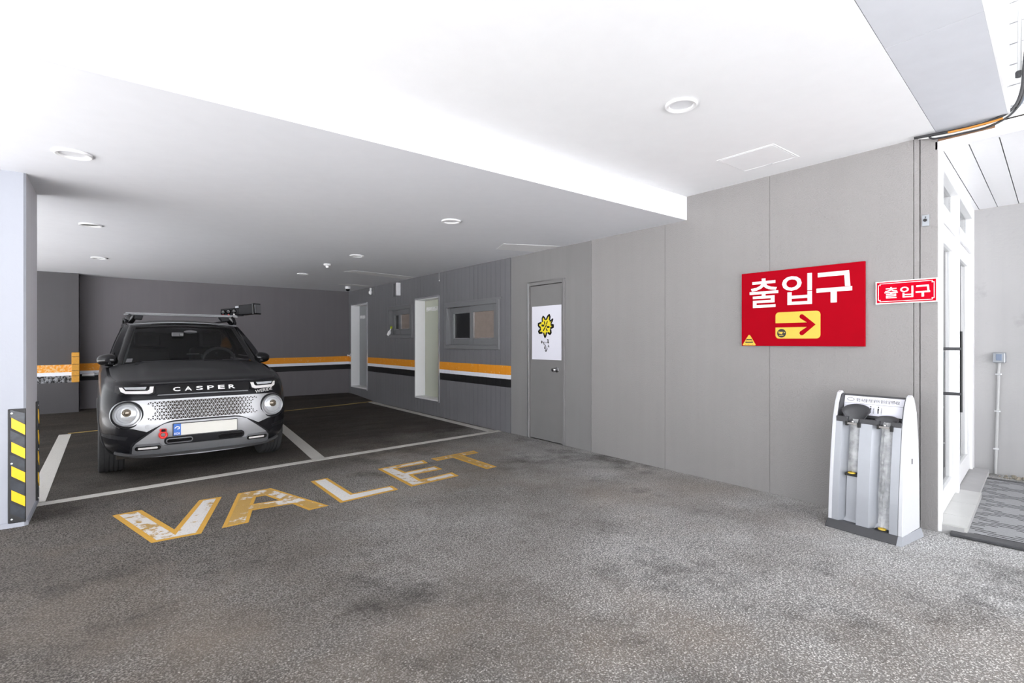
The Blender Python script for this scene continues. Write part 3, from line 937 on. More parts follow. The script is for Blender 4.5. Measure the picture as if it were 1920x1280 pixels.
t = thing('exit_sign', 'small red sign with double white border near the entrance door', 'sign', (XW - .003, 1.344, 1.572), -PI / 2)
wS, hS = .360, .165
MB().box(0, wS, -.014, 0, 0, hS).build('board', M['lettering'], t)
MB().box(.008, wS - .008, -.0155, -.013, .008, hS - .008).build('red_field', M['redbright'], t)
lb = MB()
a, b, c = .018, .004, .012
lb.box(a + c, wS - a - c, -.017, -.015, a - .002, a + b - .002).box(a + c, wS - a - c, -.017, -.015, hS - a - b + .002, hS - a + .002)
lb.box(a - .002, a + b - .002, -.017, -.015, a + c, hS - a - c).box(wS - a - b + .002, wS - a + .002, -.017, -.015, a + c, hS - a - c)
for sx in (0, 1):
    for sz in (0, 1):
        x0 = a - .002 if not sx else wS - a - c - .002
        zz = a + c - b if not sz else hS - a - c
        lb.box(x0, x0 + c + .004, -.017, -.015, zz, zz + b)
        xx = a + c - b if not sx else wS - a - c
        z0 = a - .002 if not sz else hS - a - c - .002
        lb.box(xx, xx + b, -.017, -.015, z0, z0 + c + .004)
lb.build('border', M['lettering'], t)
for ch_, x0, x1 in (('출', .056, .136), ('입', .150, .226), ('구', .240, .320)):
    (gu(x0, x1, .040, .120, -.0175, -.015) if ch_ == '구' else text_mb(ch_, x0, x1, .040, .120, -.0175, -.015, 0.010)).build('letter', M['lettering'], t)

# small fittings on the long wall
t = thing('wall_button', 'small pale metal plate with a round dark push button on the wall', 'button', (XW, 1.072, 2.098), -PI / 2)
MB().box(0, .040, -.008, 0, 0, .078).build('plate', M['boxmetal'], t, bevel=0.002)
MB().lathe([(.011, -.008), (.011, -.014), (.006, -.014), (0, -.011)], (.018, 0, .042), 'y', 16).build('button', M['black'], t, smooth=40)
MB().lathe([(.004, -.008), (.004, -.011), (0, -.011)], (.02, 0, .062), 'y', 10).build('lamp', M['black'], t)
t = thing('wall_outlet', 'torn-open pipe stub with a white nozzle high on the siding', 'outlet', (XW, 10.83, 2.30), -PI / 2)
MB().box(0, .30, -.02, 0, 0, .155).build('back_plate', M['framegrey'], t, bevel=0.006)
MB().lathe([(.02, .0), (.045, .03), (.04, .07), (.02, .09), (.022, .14), (0.0, .15)], (.19, -.055, .01), 'z', 12).build('nozzle', M['white'], t, smooth=50)
t = thing('wall_bracket', 'small grey bracket with a white edge under the low ceiling', 'bracket', (XW, 9.54, 2.20), -PI / 2)
MB().box(0, .05, -.06, 0, 0, .25).build('cheek', M['framegrey'], t, bevel=0.003)
MB().box(.05, .20, -.02, 0, .01, .24).build('web', M['framegrey'], t)
MB().box(.20, .25, -.075, 0, 0, .25).build('flange', M['whitemetal'], t, bevel=0.003)
t = thing('hanging_wire', 'thin grey wire end hanging from the low ceiling against the siding', 'wire', (XW - .012, 7.76, ZL), -PI / 2)
MB().tube([(0, 0, 0), (.004, -.004, -.05), (-.004, 0, -.10), (.006, 0, -.13)], .005, 8).build('strand', M['greypipe'], t, smooth=60)
MB().lathe([(.0, -.016), (.011, -.008), (.011, .004), (0, .012)], (.006, 0, -.14), 'z', 10).build('tip', M['white'], t, smooth=60)
t = thing('spray_bottle', 'small white bottle with a lime cap leaning in the small window', 'bottle', (XW - .006, 9.79, 1.435), -PI / 2)
MB().tube([(0, -.02, 0), (.05, -.02, .06), (.075, -.018, .09)], [.035, .030, .014], 12).build('body', M['white'], t, smooth=50)
MB().tube([(.075, -.018, .09), (.11, -.015, .135)], .012, 10).build('neck', M['white'], t, smooth=50)
MB().tube([(.11, -.015, .135), (.135, -.015, .165)], [.024, .020], 12).build('cap', plain('lime_cap', (.45, .55, .03), .4), t, smooth=50)

# conduit and switch box on the concrete wall
t = thing('switch_box', 'grey metal switch box on the concrete wall above the conduit', 'box', (6.85, 1.082, 1.094), -PI / 2)
MB().box(0, .088, -.06, 0, 0, .098).build('case', M['boxmetal'], t, bevel=0.006)
MB().box(.022, .066, -.064, -.058, .022, .082).build('cover', M['boxlabel'], t, bevel=0.004)
t = thing('conduit', 'thin grey conduit running down the concrete wall into the gravel', 'pipe', (6.85, 1.040, 0), -PI / 2)
MB().tube([(.0, -.02, 1.095), (-.006, -.02, 1.0), (-.012, -.02, .7), (-.022, -.02, .3), (-.028, -.02, .06), (-.028, -.022, .005)], .0125, 10).build('pipe', M['greypipe'], t, smooth=60)
for zz, xx in ((.98, -.006), (.62, -.014), (.25, -.023)):
    MB().box(xx - .022, xx + .022, -.036, 0, zz - .008, zz + .008).build('clip', M['alu'], t, bevel=0.003)

# column corner guards
def guard(loc, rotz, w, label):
    t = thing('corner_guard', label, 'guard', loc, rotz, 'striped guards on the column')
    h = .80
    MB().box(0, w, -.012, 0, 0, h).build('rubber_strip', M['rubber'], t, bevel=0.003)
    for k in range(5):
        z0 = .02 + k * .168
        a, b = w * .14, w * .94
        sl = .055
        MB().prism([(a, z0 + sl), (b, z0 - .0 + (0 if k else 0)), (b, min(h - .01, z0 + .075)), (a, min(h - .005, z0 + .075 + sl))], -.0145, -.011).build('dark_reflector', M['rubber_gloss'], t)
        if k < 4:
            z1 = z0 + .090
            MB().prism([(w * .2, z1 + sl), (w * .96, z1), (w * .96, z1 + .072), (w * .2, z1 + .072 + sl)], -.0155, -.011).build('yellow_reflector', M['yref'], t)
    for zz in (.77, .42, .03):
        MB().lathe([(.006, -.012), (.006, -.018), (0, -.019)], (w * .22, 0, zz), 'y', 10).build('screw', M['alu'], t)
    return t
guard((-.578, 4.98, .028), 0, .092, 'black and yellow striped guard on the front face of the column')
guard((-.487, 5.55, .020), PI / 2, .095, 'black and yellow striped guard on the side face of the column')

# orange corner post, tap and blue strap by the back pier
t = thing('corner_post', 'worn orange bumper post on the edge of the back pier', 'post', (-.566, 11.75, .595))
MB().box(0, .105, -.10, 0, 0, .515).build('body', M['orange'], t, bevel=0.008)
for zz in (.11, .20, .31, .44):
    MB().box(.004, .10, -.104, -.096, zz, zz + .006).build('rib', M['gap'], t)
t = thing('water_tap', 'white water tap and pipe on the dark back wall', 'tap', (-.44, YB, .70))
MB().tube([(0, -.04, 0), (.08, -.045, -.004), (.17, -.05, -.002)], [.028, .024, .030], 12).build('pipe', M['white'], t, smooth=60)
MB().tube([(.17, -.05, 0), (.22, -.06, .005), (.26, -.08, .01)], [.020, .022, .015], 10).build('spout', M['boxmetal'], t, smooth=60)
MB().box(.16, .17, -.05, 0, -.02, .05).build('bracket', M['boxmetal'], t)
t = thing('hose_end', 'short blue hose end hanging from the tap by the car', 'hose', (-.175, YB - .08, .50))
MB().tube([(0, 0, .21), (.002, 0, .1), (0, 0, 0)], .033, 12).build('hose', M['bluep'], t, smooth=60)
MB().lathe([(.036, 0), (.036, .04), (.030, .045)], (0, 0, .17), 'z', 12).build('collar', M['black'], t, smooth=60)

# ------------------------------------------------------------------ ceiling fittings
def downlight(x, y, z, r, label, lens):
    t = thing('downlight', label, 'light', (x, y, z), 0, 'recessed downlights')
    MB().lathe([(r, 0.002), (r, -.010), (r * .93, -.014), (r * .76, -.010), (r * .72, .0), (r * .72, .004)], (0, 0, 0), 'z', 36).build('trim_ring', M['white'], t, smooth=40)
    MB().lathe([(0, -.002), (r * .735, -.002), (r * .735, .003), (0, .003)], (0, 0, 0), 'z', 32).build('diffuser', lens, t)
    return t
downlight(-.198, 4.276, ZL, .098, 'white downlight nearest the column in the low ceiling', M['lens'])
downlight(-.180, 6.766, ZL, .095, 'dark-lensed downlight above the front of the parked car', M['lensoff'])
downlight(-.156, 9.363, ZL, .095, 'dark-lensed downlight in front of the grey back pier', M['lensoff'])
downlight(2.636, 4.373, ZL, .095, 'white downlight in the low ceiling before the wide window', M['lens'])
downlight(2.668, 6.941, ZL, .095, 'downlight between the smoke detector and the wide window', M['lensoff'])
downlight(2.634, 9.379, ZL, .095, 'farthest downlight of the row over the empty bay', M['lensoff'])
downlight(2.690, 1.810, ZH, .093, 'white downlight in the higher front ceiling', M['lens'])
t = thing('smoke_detector', 'white round smoke detector on the low ceiling over the empty bay', 'detector', (2.60, 7.97, ZL))
MB().lathe([(.055, 0), (.055, -.022), (.045, -.03), (0, -.03)], (0, 0, 0), 'z', 24).build('base', M['white'], t, smooth=40)
MB().lathe([(.026, -.03), (.024, -.055), (.012, -.064), (0, -.064)], (0, 0, 0), 'z', 20).build('sensor', M['white'], t, smooth=40)
t = thing('dome_camera', 'white dome camera with dark lens on the ceiling in the far corner', 'camera', (4.02, 10.98, ZL))
MB().lathe([(.06, 0), (.058, -.05), (.05, -.055), (0, -.055)], (0, 0, 0), 'z', 24).build('housing', M['white'], t, smooth=40)
MB().lathe([(.045, -.055), (.04, -.08), (.022, -.098), (0, -.102)], (0, 0, 0), 'z', 20).build('dome', M['gloss'], t, smooth=50)
t = thing('access_hatch', 'square white access hatch in the higher front ceiling', 'hatch', (3.742, 1.76, ZH))
hw, hd = .420, .440
MB().box(.018, hw - .03, .014, hd - .014, -.004, .002).build('panel', M['ceil'], t)
hm = MB()
hm.box(0, .012, 0, hd, -.003, .002).box(hw - .012, hw, 0, hd, -.003, .002).box(.012, hw - .012, 0, .010, -.003, .002).box(.012, hw - .012, hd - .010, hd, -.003, .002)
hm.build('frame', M['ceil'], t)
MB().box(hw - .03, hw - .024, .01, hd - .01, -.001, .002).build('gap', M['gap'], t)
MB().box(hw - .028, hw - .014, .20, .24, -.010, .0).build('latch', M['alu'], t)

# cable bundle along the beam end
def spline(pts, n=8):
    pts = [Vector(p) for p in pts]
    out = []
    for i in range(len(pts) - 1):
        p0, p1, p2, p3 = pts[max(0, i - 1)], pts[i], pts[i + 1], pts[min(len(pts) - 1, i + 2)]
        for k in range(n):
            s = k / n
            out.append(0.5 * ((2 * p1) + (p2 - p0) * s + (2 * p0 - 5 * p1 + 4 * p2 - p3) * s * s + (3 * p1 - p0 - 3 * p2 + p3) * s ** 3))
    out.append(pts[-1])
    return out
cabs = [('cable', 'thick black cable bent round the corner of the beam', M['cab_black'], .009, 0, 0, 0),
        ('cable', 'white cable beside the black one at the beam corner', M['cab_white'], .007, .018, .006, -.012),
        ('cable', 'orange conduit strapped along the end of the beam', M['cab_orange'], .007, -.004, .014, -.010),
        ('cable', 'blue-grey cable on the outside of the bundle', M['cab_blue'], .007, .030, -.016, .010),
        ('cable', 'second black cable sagging lowest in the bundle', M['cab_black'], .006, .012, -.010, -.026),
        ('cable', 'second white cable rising highest up the beam corner', M['cab_white'], .006, .034, .004, .004)]
bundle = thing('cable_bundle', 'bundle of black, white and orange cables bent up round the beam corner', 'cables', (0, 0, 0))
for i, (nm, lab, mt, r, ox, oy, oz) in enumerate(cabs):
    x0 = 4.390 + ox * .8
    up = 3.30 + .05 * (i % 3)
    pts = [(x0 - .01, 1.10 - .02 * i, 2.706 + oz * .4), (x0, .99, 2.700 + oz), (x0 + .012, .86, 2.695 + oz), (x0 + .018, .72 + oy, 2.700 + oz), (x0 + .02, .615 + oy, 2.742 + oz * .5),
           (x0 + .02, .572 + oy, 2.84), (x0 + .022, .560 + oy, 3.0), (x0 + .018, .545 + oy * 1.5, 3.16), (x0 + .01, .53 + oy * 2, up)]
    if i == 2:
        pts = [(x0, .92, 2.700 + oz), (x0 + .012, .82, 2.700 + oz), (x0 + .016, .70, 2.704 + oz), (x0 + .018, .655, 2.71 + oz)]
    MB().tube(spline(pts), r, 8).build(nm, mt, bundle, smooth=60, label=lab)
MB().tube([(4.436, .585, 2.96), (4.436, .575, 4.4)], .010, 12).build('riser_pipe', M['greypipe'], bundle, smooth=60, label='straight grey riser pipe above the bend')
MB().lathe([(.019, 0), (.019, .03), (.016, .035)], (4.436, .585, 2.94), 'z', 12).build('collar', M['cab_black'], bundle)

# ------------------------------------------------------------------ wet umbrella wrapping stand
t = thing('umbrella_wrapper', 'silver wet-umbrella bag dispenser with two funnels against the grey wall', 'dispenser', (4.0, 1.502, 0), R(-94.4))
WD = .445
prof = [(.0, .04), (.012, .25), (.035, .50), (.068, .75), (.10, .87), (.135, .935), (.165, .948), (.195, .925), (.235, .83), (.265, .62), (.280, .35), (.285, .04)]
def lean(z):
    for (y0, z0), (y1, z1) in zip(prof, prof[1:]):
        if z0 <= z <= z1 and y1 < .12:
            return y0 + (y1 - y0) * (z - z0) / (z1 - z0)
    return .068
for x0, x1, lab in ((0, .026, None), (WD - .026, WD, None)):
    MB().prism(prof, x0, x1, 'x').build('side_panel', M['silverlite'], t, smooth=35, bevel=0.004)
    s = -1 if x0 == 0 else 1
inn = [(y, z) for y, z in prof if z > .74]
MB().prism([(.078, .755), (.108, .865), (.14, .922), (.165, .932), (.19, .912), (.225, .82), (.24, .755)], .024, .032, 'x').build('inner_lining', M['darkplastic'], t)
MB().prism([(.078, .755), (.108, .865), (.14, .922), (.165, .932), (.19, .912), (.225, .82), (.24, .755)], WD - .032, WD - .024, 'x').build('inner_lining', M['darkplastic'], t)
plan = [(.026, 0), (.068, 0), (.098, .055), (.172, .055), (.178, 0), (.252, 0), (.290, .055), (.362, .055), (.372, 0), (WD - .026, 0)]
fp = MB()
lv = [.05, .25, .5, .75]
fp.add([(x, y + lean(z), z) for z in lv for x, y in plan], [(j * 10 + i, j * 10 + i + 1, (j + 1) * 10 + i + 1, (j + 1) * 10 + i) for j in range(3) for i in range(9) if i not in (2, 6)])
fp.build('front_panel', M['silver'], t)
MB().prism([(.03, .05), (.06, .05), (.28, .05), (.275, .4), (.255, .70), (.22, .755), (.15, .755), (.14, .5), (.12, .2)], .026, WD - .026, 'x').build('rear_shell', M['silver'], t)
def strip(x0, x1, z0, z1, dy, amp, seed, nz=26):
    rn = random.Random(seed)
    def f(u, v):
        z = z0 + (z1 - z0) * v
        w = amp * (math.sin(v * 37 + u * 9 + seed) + .7 * math.sin(v * 53 - u * 13)) + .25 * amp * (rn.random() - .5)
        return (x0 + (x1 - x0) * u, lean(z) + dy - abs(w) - .018 * math.sin(PI * u), z)
    return MB().grid(f, 8, nz)
MB().grid(lambda u, v: (.172 - .074 * (1 - u), lean(.05 + .325 * v) + .040, .05 + .325 * v), 1, 4).build('cover_plate', M['silver'], t)
strip(.100, .170, .40, .76, .045, .002, 2).build('umbrella_bag', M['film'], t, smooth=30)
strip(.292, .360, .075, .76, .045, .0055, 5, 48).build('umbrella_bag', M['film'], t, smooth=30)
for x0, x1, zz in ((.098, .172, .378), (.288, .364, .052)):
    MB().box(x0, x1, lean(zz) + .005, lean(zz) + .06, zz - .006, zz + .012).build('slot', M['black'], t)
    MB().lathe([(.024, .0), (.022, .006), (.010, .006), (.008, .002), (0, .002)], ((x0 + x1) / 2, lean(zz) + .022, zz + .012), 'z', 18).build('yellow_tag', M['yvinyl'], t)
base = [(-.006, 0), (WD + .004, 0), (WD + .004, .285), (-.006, .285)]
bm_ = MB()
bm_.hexa([(-.008, -.035, 0), (WD + .008, -.035, 0), (WD + .018, .295, 0), (-.018, .295, 0)], [(-.002, -.004, .055), (WD + .002, -.004, .055), (WD + .004, .287, .062), (-.004, .287, .062)])
bm_.build('base', M['darkplastic'], t, bevel=0.006)
MB().hexa([(WD - .02, -.036, .002), (WD + .009, -.036, .002), (WD + .019, .296, .002), (WD - .01, .296, .002)], [(WD - .02, -.006, .054), (WD + .003, -.006, .054), (WD + .006, .288, .060), (WD - .02, .288, .060)]).build('base_cap', M['silver'], t)
# tray, funnels and clips
tray = MB()
tray.box(.026, .098, .066, .12, .735, .775).box(.172, .290, .066, .10, .735, .768).box(.362, WD - .026, .066, .12, .735, .768).box(.026, WD - .026, .19, .235, .74, .78)
tray.build('tray', M['darkplastic'], t, bevel=0.003)
MB().box(.026, WD - .026, .12, .20, .70, .735).build('tray_floor', M['marble'], t)
def sstep01(t_):
    t_ = max(0.0, min(1.0, t_))
    return t_ * t_ * (3 - 2 * t_)
def funnel(cx, h, r0, r1):
    m = MB()
    n = 24
    vs, fs = [], []
    for j, q in enumerate((0, .3, .7, 1.0)):
        rr = r1 + (r0 - r1) * q ** 1.15
        for k in range(n + 1):
            a = -.2 + (PI + .4) * k / n
            up = max(0.0, math.sin(a)) ** .8
            vs.append((cx + rr * math.cos(a), .080 + rr * .50 * math.sin(a) + .010 * q, .735 + q * h * (.64 + .36 * up)))
    for j in range(3):
        for k in range(n):
            fs.append((j * (n + 1) + k, j * (n + 1) + k + 1, (j + 1) * (n + 1) + k + 1, (j + 1) * (n + 1) + k))
    m.add(vs, fs)
    o = m.build('funnel', M['darkplastic'], t, smooth=60)
    sd = o.modifiers.new('thick', 'SOLIDIFY')
    sd.thickness = .006
    return o
funnel(.140, .128, .086, .036)
funnel(.327, .068, .066, .038)
for cx in (.135, .327):
    MB().box(cx - .045, cx - .030, .052, .075, .715, .745).build('clip', M['black'], t, bevel=0.002)
    MB().box(cx + .030, cx + .048, .052, .075, .708, .742).build('clip', M['black'], t, bevel=0.002)
    c = MB().box(cx - .030, cx + .030, .050, .062, .725, .738)
    c.lathe([(.008, .050), (.008, .038), (0, .036)], (cx + .008, 0, .745), 'y', 10)
    c.build('ring_bar', M['chrome'], t)
# instruction board
def bpt(x, v, d=0.0):  # v 0..1 up the tilted board
    return (x, .150 + .030 * v - d, .785 + .130 * v)
def quadbox(x0, x1, v0, v1, d0, d1, m):
    lo = [bpt(x0, v0, d0), bpt(x1, v0, d0), bpt(x1, v0, d1), bpt(x0, v0, d1)]
    hi = [bpt(x0, v1, d0), bpt(x1, v1, d0), bpt(x1, v1, d1), bpt(x0, v1, d1)]
    return m.hexa(lo, hi)
quadbox(.028, WD - .028, -.12, 1.08, .0, -.02, MB()).build('board_frame', M['darkplastic'], t)
ib = quadbox(.036, WD - .034, .03, .99, .003, -.005, MB()).build('instruction_board', M['poster'], t)
tx = text_mb('젖은 우산을 위로 넣어서 앞으로 당겨주세요', .112, .372, .70, .88, 0, 1, .012)
tx.v = [bpt(x, z, .0035 if y < .5 else .0025) for x, y, z in tx.v]
tx.build('instruction_text', M['black'], ib)
pk = MB()
quadbox(.040, WD - .040, .595, .605, .0036, .002, pk)
for k in range(20):
    a, b = 2 * PI * k / 20, 2 * PI * (k + 1) / 20
    pa, pb = (.076 + .024 * math.cos(a), .80 + .085 * math.sin(a)), (.076 + .024 * math.cos(b), .80 + .085 * math.sin(b))
    qa, qb = (.076 + .021 * math.cos(a), .80 + .066 * math.sin(a)), (.076 + .021 * math.cos(b), .80 + .066 * math.sin(b))
    pk.add([bpt(*p_, .0036) for p_ in (pa, pb, qb, qa)], [(0, 1, 2, 3)])
for i, cx in enumerate((.155, .205, .252)):
    pk.add([bpt(cx + a, b, .0036) for a, b in ((-.005, .42), (.005, .42), (.003, .30), (.004, .18), (-.002, .14), (-.004, .25))], [(0, 1, 2, 3, 4, 5)])
    pk.add([bpt(cx + .004 * math.cos(2 * PI * k / 10), .49 + .035 * math.sin(2 * PI * k / 10), .0036) for k in range(10)], [tuple(range(10))])
    for zz in (.16, .22, .28, .34, .40):
        quadbox(cx + .016, cx + .022, zz, zz + .03, .0036, .002, pk)
pk.build('pictogram', M['black'], ib)
MB().box(WD, WD + .0015, .150, .160, .50, .535).build('side_slot', M['black'], t)
#CAR#
# ------------------------------------------------------------------ the parked car (local: x across, y from the nose rearwards, z up)
CAR = thing('car', 'small black boxy car with silver grille and round headlights parked in the bay', 'car', (.718, 5.82, 0), R(0.9), None, 1.045)
LV = [(.20, .690, .120, 3.50), (.235, .725, .060, 3.54), (.30, .760, .022, 3.57), (.36, .778, .008, 3.585), (.44, .788, .0, 3.595), (.52, .792, .0, 3.595), (.60, .794, .012, 3.595),
      (.68, .794, .024, 3.59), (.74, .790, .036, 3.585), (.79, .782, .052, 3.575), (.83, .770, .072, 3.565), (.862, .752, .098, 3.55), (.880, .728, .130, 3.54)]
def lvl(z):
    z = max(LV[0][0], min(LV[-1][0], z))
    for a, b in zip(LV, LV[1:]):
        if a[0] <= z <= b[0]:
            k = (z - a[0]) / (b[0] - a[0])
            return [a[i] + (b[i] - a[i]) * k for i in range(4)]
NF, LF = 4.6, 0.75
def front_y(x, z):
    """depth of the nose surface behind the foremost point"""
    _, w, fy, _r = lvl(z)
    q = min(1.0, abs(x) / w)
    return fy + LF * (1 - (1 - q ** NF) ** (1 / NF))
def sstep(a, b, x):
    t = max(0, min(1, (x - a) / (b - a)))
    return t * t * (3 - 2 * t)
def lift(y):
    return .112 * sstep(.05, 1.15, y) + .02 * sstep(1.2, 3.4, y)
def ring(i):
    z, w, fy, ry = LV[i]
    pts = []
    n = 22
    for k in range(n + 1):       # nose, from left corner to right corner
        a = PI - PI * k / n
        c, s = math.cos(a), math.sin(a)
        pts.append((math.copysign(abs(c) ** (2 / NF), c) * w, fy + LF - LF * abs(s) ** (2 / NF)))
    m = 14
    for k in range(1, m):
        pts.append((w, fy + LF + (ry - .5 - fy - LF) * k / m))
    for k in range(n + 1):
        a = PI * k / n
        c, s = math.cos(a), math.sin(a)
        pts.append((math.copysign(abs(c) ** (2 / 6), c) * w, ry - .5 + .5 * abs(s) ** (2 / 6)))
    for k in range(1, m):
        pts.append((-w, ry - .5 + (fy + LF - ry + .5) * k / m))
    f = sstep(.60, .88, z)
    return [(x, y, z + lift(y) * f) for x, y in pts]
body = MB()
rings = [ring(i) for i in range(len(LV))]
nr = len(rings[0])
vs = [p for r_ in rings for p in r_]
fs = [(j * nr + k, j * nr + (k + 1) % nr, (j + 1) * nr + (k + 1) % nr, (j + 1) * nr + k) for j in range(len(LV) - 1) for k in range(nr)]
vs.append((0, 1.8, .20)); vs.append((0, 1.9, 1.0))
fs += [(len(vs) - 2, (k + 1) % nr, k) for k in range(nr)]
fs += [(len(vs) - 1, (len(LV) - 1) * nr + k, (len(LV) - 1) * nr + (k + 1) % nr) for k in range(nr)]
body.add(vs, fs)
bo = body.build('body', M['carpaint'], CAR, smooth=40)
cut = MB()
for yy in (.70, 3.10):
    for s in (-1, 1):
        cut.lathe([(.372, 0), (.372, .34)], (s * .55 if s > 0 else -.89, yy, .315), 'x', 40)
co = cut.build('arch_cutter', M['cladding'])
md = bo.modifiers.new('arches', 'BOOLEAN')
md.object = co
md.operation = 'DIFFERENCE'
md.solver = 'EXACT'
dg = bpy.context.evaluated_depsgraph_get()
nm = bpy.data.meshes.new_from_object(bo.evaluated_get(dg))
bo.modifiers.clear()
bo.data = nm
bpy.data.objects.remove(co)

def fplate(name, poly, off, th, mat, parent=CAR, label=None, inset_y=0.0):
    """a piece with outline poly (x,z) lying on the nose: densified so that it follows the curve"""
    pts = []
    n = len(poly)
    for i in range(n):
        (ax, az), (bx__, bz__) = poly[i], poly[(i + 1) % n]
        k = max(1, int(math.hypot(bx__ - ax, bz__ - az) / .03))
        for j in range(k):
            pts.append((ax + (bx__ - ax) * j / k, az + (bz__ - az) * j / k))
    bm = bmesh.new()
    vv = [bm.verts.new((x, 0, z)) for x, z in pts]
    f = bm.faces.new(vv)
    bmesh.ops.triangulate(bm, faces=[f])
    # cut on a lattice so the sheet bends with the nose
    xs0, xs1 = min(p[0] for p in pts), max(p[0] for p in pts)
    zs0, zs1 = min(p[1] for p in pts), max(p[1] for p in pts)
    x = math.ceil(xs0 / .05) * .05
    while x < xs1:
        bmesh.ops.bisect_plane(bm, geom=bm.verts[:] + bm.edges[:] + bm.faces[:], plane_co=(x, 0, 0), plane_no=(1, 0, 0))
        x += .05
    z = math.ceil(zs0 / .04) * .04
    while z < zs1:
        bmesh.ops.bisect_plane(bm, geom=bm.verts[:] + bm.edges[:] + bm.faces[:], plane_co=(0, 0, z), plane_no=(0, 0, 1))
        z += .04
    for v in bm.verts:
        v.co.y = front_y(v.co.x, v.co.z) - off
    r_ = bmesh.ops.extrude_face_region(bm, geom=bm.faces[:])
    for v in r_['geom']:
        if isinstance(v, bmesh.types.BMVert):
            v.co.y += th
    bmesh.ops.recalc_face_normals(bm, faces=bm.faces)
    me = bpy.data.meshes.new(name)
    bm.to_mesh(me)
    bm.free()
    me.materials.append(mat)
    for p in me.polygons:
        p.use_smooth = True
    me.set_sharp_from_angle(angle=R(40))
    o = bpy.data.objects.new(name, me)
    COL.objects.link(o)
    o.parent = parent
    if label:
        o['label'] = label
    return o
def mir(h):
    """half outline with x >= 0, from the middle top round to the middle bottom, closed by its mirror image"""
    return h + [(-x, z) for x, z in reversed(h) if x > 1e-6]
def arc(cx, cz, r, a0, a1, n=8, rz=None):
    return [(cx + r * math.cos(R(a0 + (a1 - a0) * k / n)), cz + (rz or r) * math.sin(R(a0 + (a1 - a0) * k / n))) for k in range(n + 1)]

# silver mask: grille field between the round headlights
mask = mir([(0, .724), (.45, .722)] + arc(.588, .598, .124, 95, -62, 14) + [(.55, .478), (.452, .444), (.39, .478), (.325, .510), (.285, .526), (.24, .532), (0, .534)])
grille = fplate('grille_panel', mask, .012, .03, M['carsilver'], label='silver mask with triangular openings')
tri = MB()
rows, hgt = 6, (.708 - .540) / 6
wt = hgt * 1.16
for r_ in range(rows):
    z0 = .540 + r_ * hgt
    half = .44 - (.020 * (2.5 - abs(r_ - 2.5)) if True else 0)
    nx = int(half / (wt / 2))
    for c_ in range(-nx, nx + 1):
        up = (c_ + r_) % 2 == 0
        cx = c_ * wt / 2
        shrink = .87 - .36 * sstep(.22, .46, abs(cx))
        ctr = (cx, z0 + hgt * (.333 if up else .667))
        q = [(cx - wt / 2, z0), (cx + wt / 2, z0), (cx, z0 + hgt)] if up else [(cx - wt / 2, z0 + hgt), (cx, z0), (cx + wt / 2, z0 + hgt)]
        inn = [(ctr[0] + (a - ctr[0]) * shrink, ctr[1] + (b - ctr[1]) * shrink) for a, b in q]
        o_ = .0128
        tri.use(M['gap']).add([(a, front_y(a, b) - o_, b) for a, b in inn], [(0, 1, 2)])
        out = [(ctr[0] + (a - ctr[0]) * 1.0, ctr[1] + (b - ctr[1]) * 1.0) for a, b in q]
        o2 = .0165
        tri.use(M['carsilver']).add([(a, front_y(a, b) - o2, b) for a, b in out] + [(a, front_y(a, b) - o2, b) for a, b in inn] + [(a, front_y(a, b) - o_, b) for a, b in inn],
                                    [(0, 1, 4, 3), (1, 2, 5, 4), (2, 0, 3, 5), (3, 4, 7, 6), (4, 5, 8, 7), (5, 3, 6, 8)])
o = tri.build('grille_lattice', M['carsilver'], grille)
o['kind'] = 'stuff'
# lower silver garnish with number plate, slots and fog lamps
garn = mir([(0, .519), (.25, .518), (.305, .510), (.345, .494), (.44, .420), (.528, .348), (.548, .318), (.552, .236), (0, .234)])
fplate('garnish_edge', mir([(0, .533), (.26, .531), (.325, .520), (.365, .498), (.455, .424), (.545, .352), (.566, .320), (.570, .226), (0, .224)]), .006, .03, M['cladding'])
gp = fplate('lower_garnish', garn, .014, .03, M['carsilver'], label='silver lower bumper garnish')
fplate('garnish_ledge', mir([(0, .312), (.335, .312), (.36, .338), (.53, .340), (.552, .312), (.556, .234), (0, .234)]), .034, .03, M['carsilver2'], gp)
fplate('centre_grille', rrect(-.325, .325, .314, .384, .032), .026, .02, M['cladding'], gp)
for s in (-1, 1):
    rg = MB()
    pts = [(s * .208 + x, z) for x, z in rrect(-.100, .100, .328, .368, .019)]
    rg.tube([(x, front_y(x, z) - .030, z) for x, z in pts], .005, 6, True)
    rg.build('hook_slot', M['gloss'] if s > 0 else M['carsilver2'], gp, smooth=60)
    fplate('slot_recess', rrect(s * .208 - .098, s * .208 + .098, .330, .366, .018), .0275, .01, M['gloss'], gp)
    fo = fplate('fog_lamp', rrect(s * .443 - .094, s * .443 + .094, .279, .319, .018), .0375, .02, M['gloss'])
    fplate('light_bar', rrect(s * .440 - .075, s * .440 + .068, .291, .309, .008), .041, .01, M['lampwhite'], fo)
skid = mir([(0, .236), (.52, .240), (.60, .254), (.672, .272), (.680, .246), (.60, .222), (.52, .202), (0, .190)])
fplate('skid_plate', skid, .046, .07, M['carsilver2'])
# number plate
pl = MB().box(-.262, .262, -.034, -.012, .390, .503).build('licence_plate', M['black'], CAR, bevel=0.004)
MB().box(-.200, .257, -.0365, -.033, .395, .498).build('plate_field', M['plate'], pl)
MB().box(-.257, -.200, -.0365, -.033, .395, .498).build('plate_strip', M['plateblue'], pl)
text_mb('KOR', -.250, -.207, .402, .421, -.038, -.036, .01).build('lettering', M['lettering'], pl)
gb = MB()
for poly in stroke([(-.246, .462), (-.232, .474), (-.214, .470), (-.212, .456), (-.226, .452)], .0035):
    gb.prism(poly, -.038, -.036)
gb.build('plate_emblem', M['lettering'], pl)
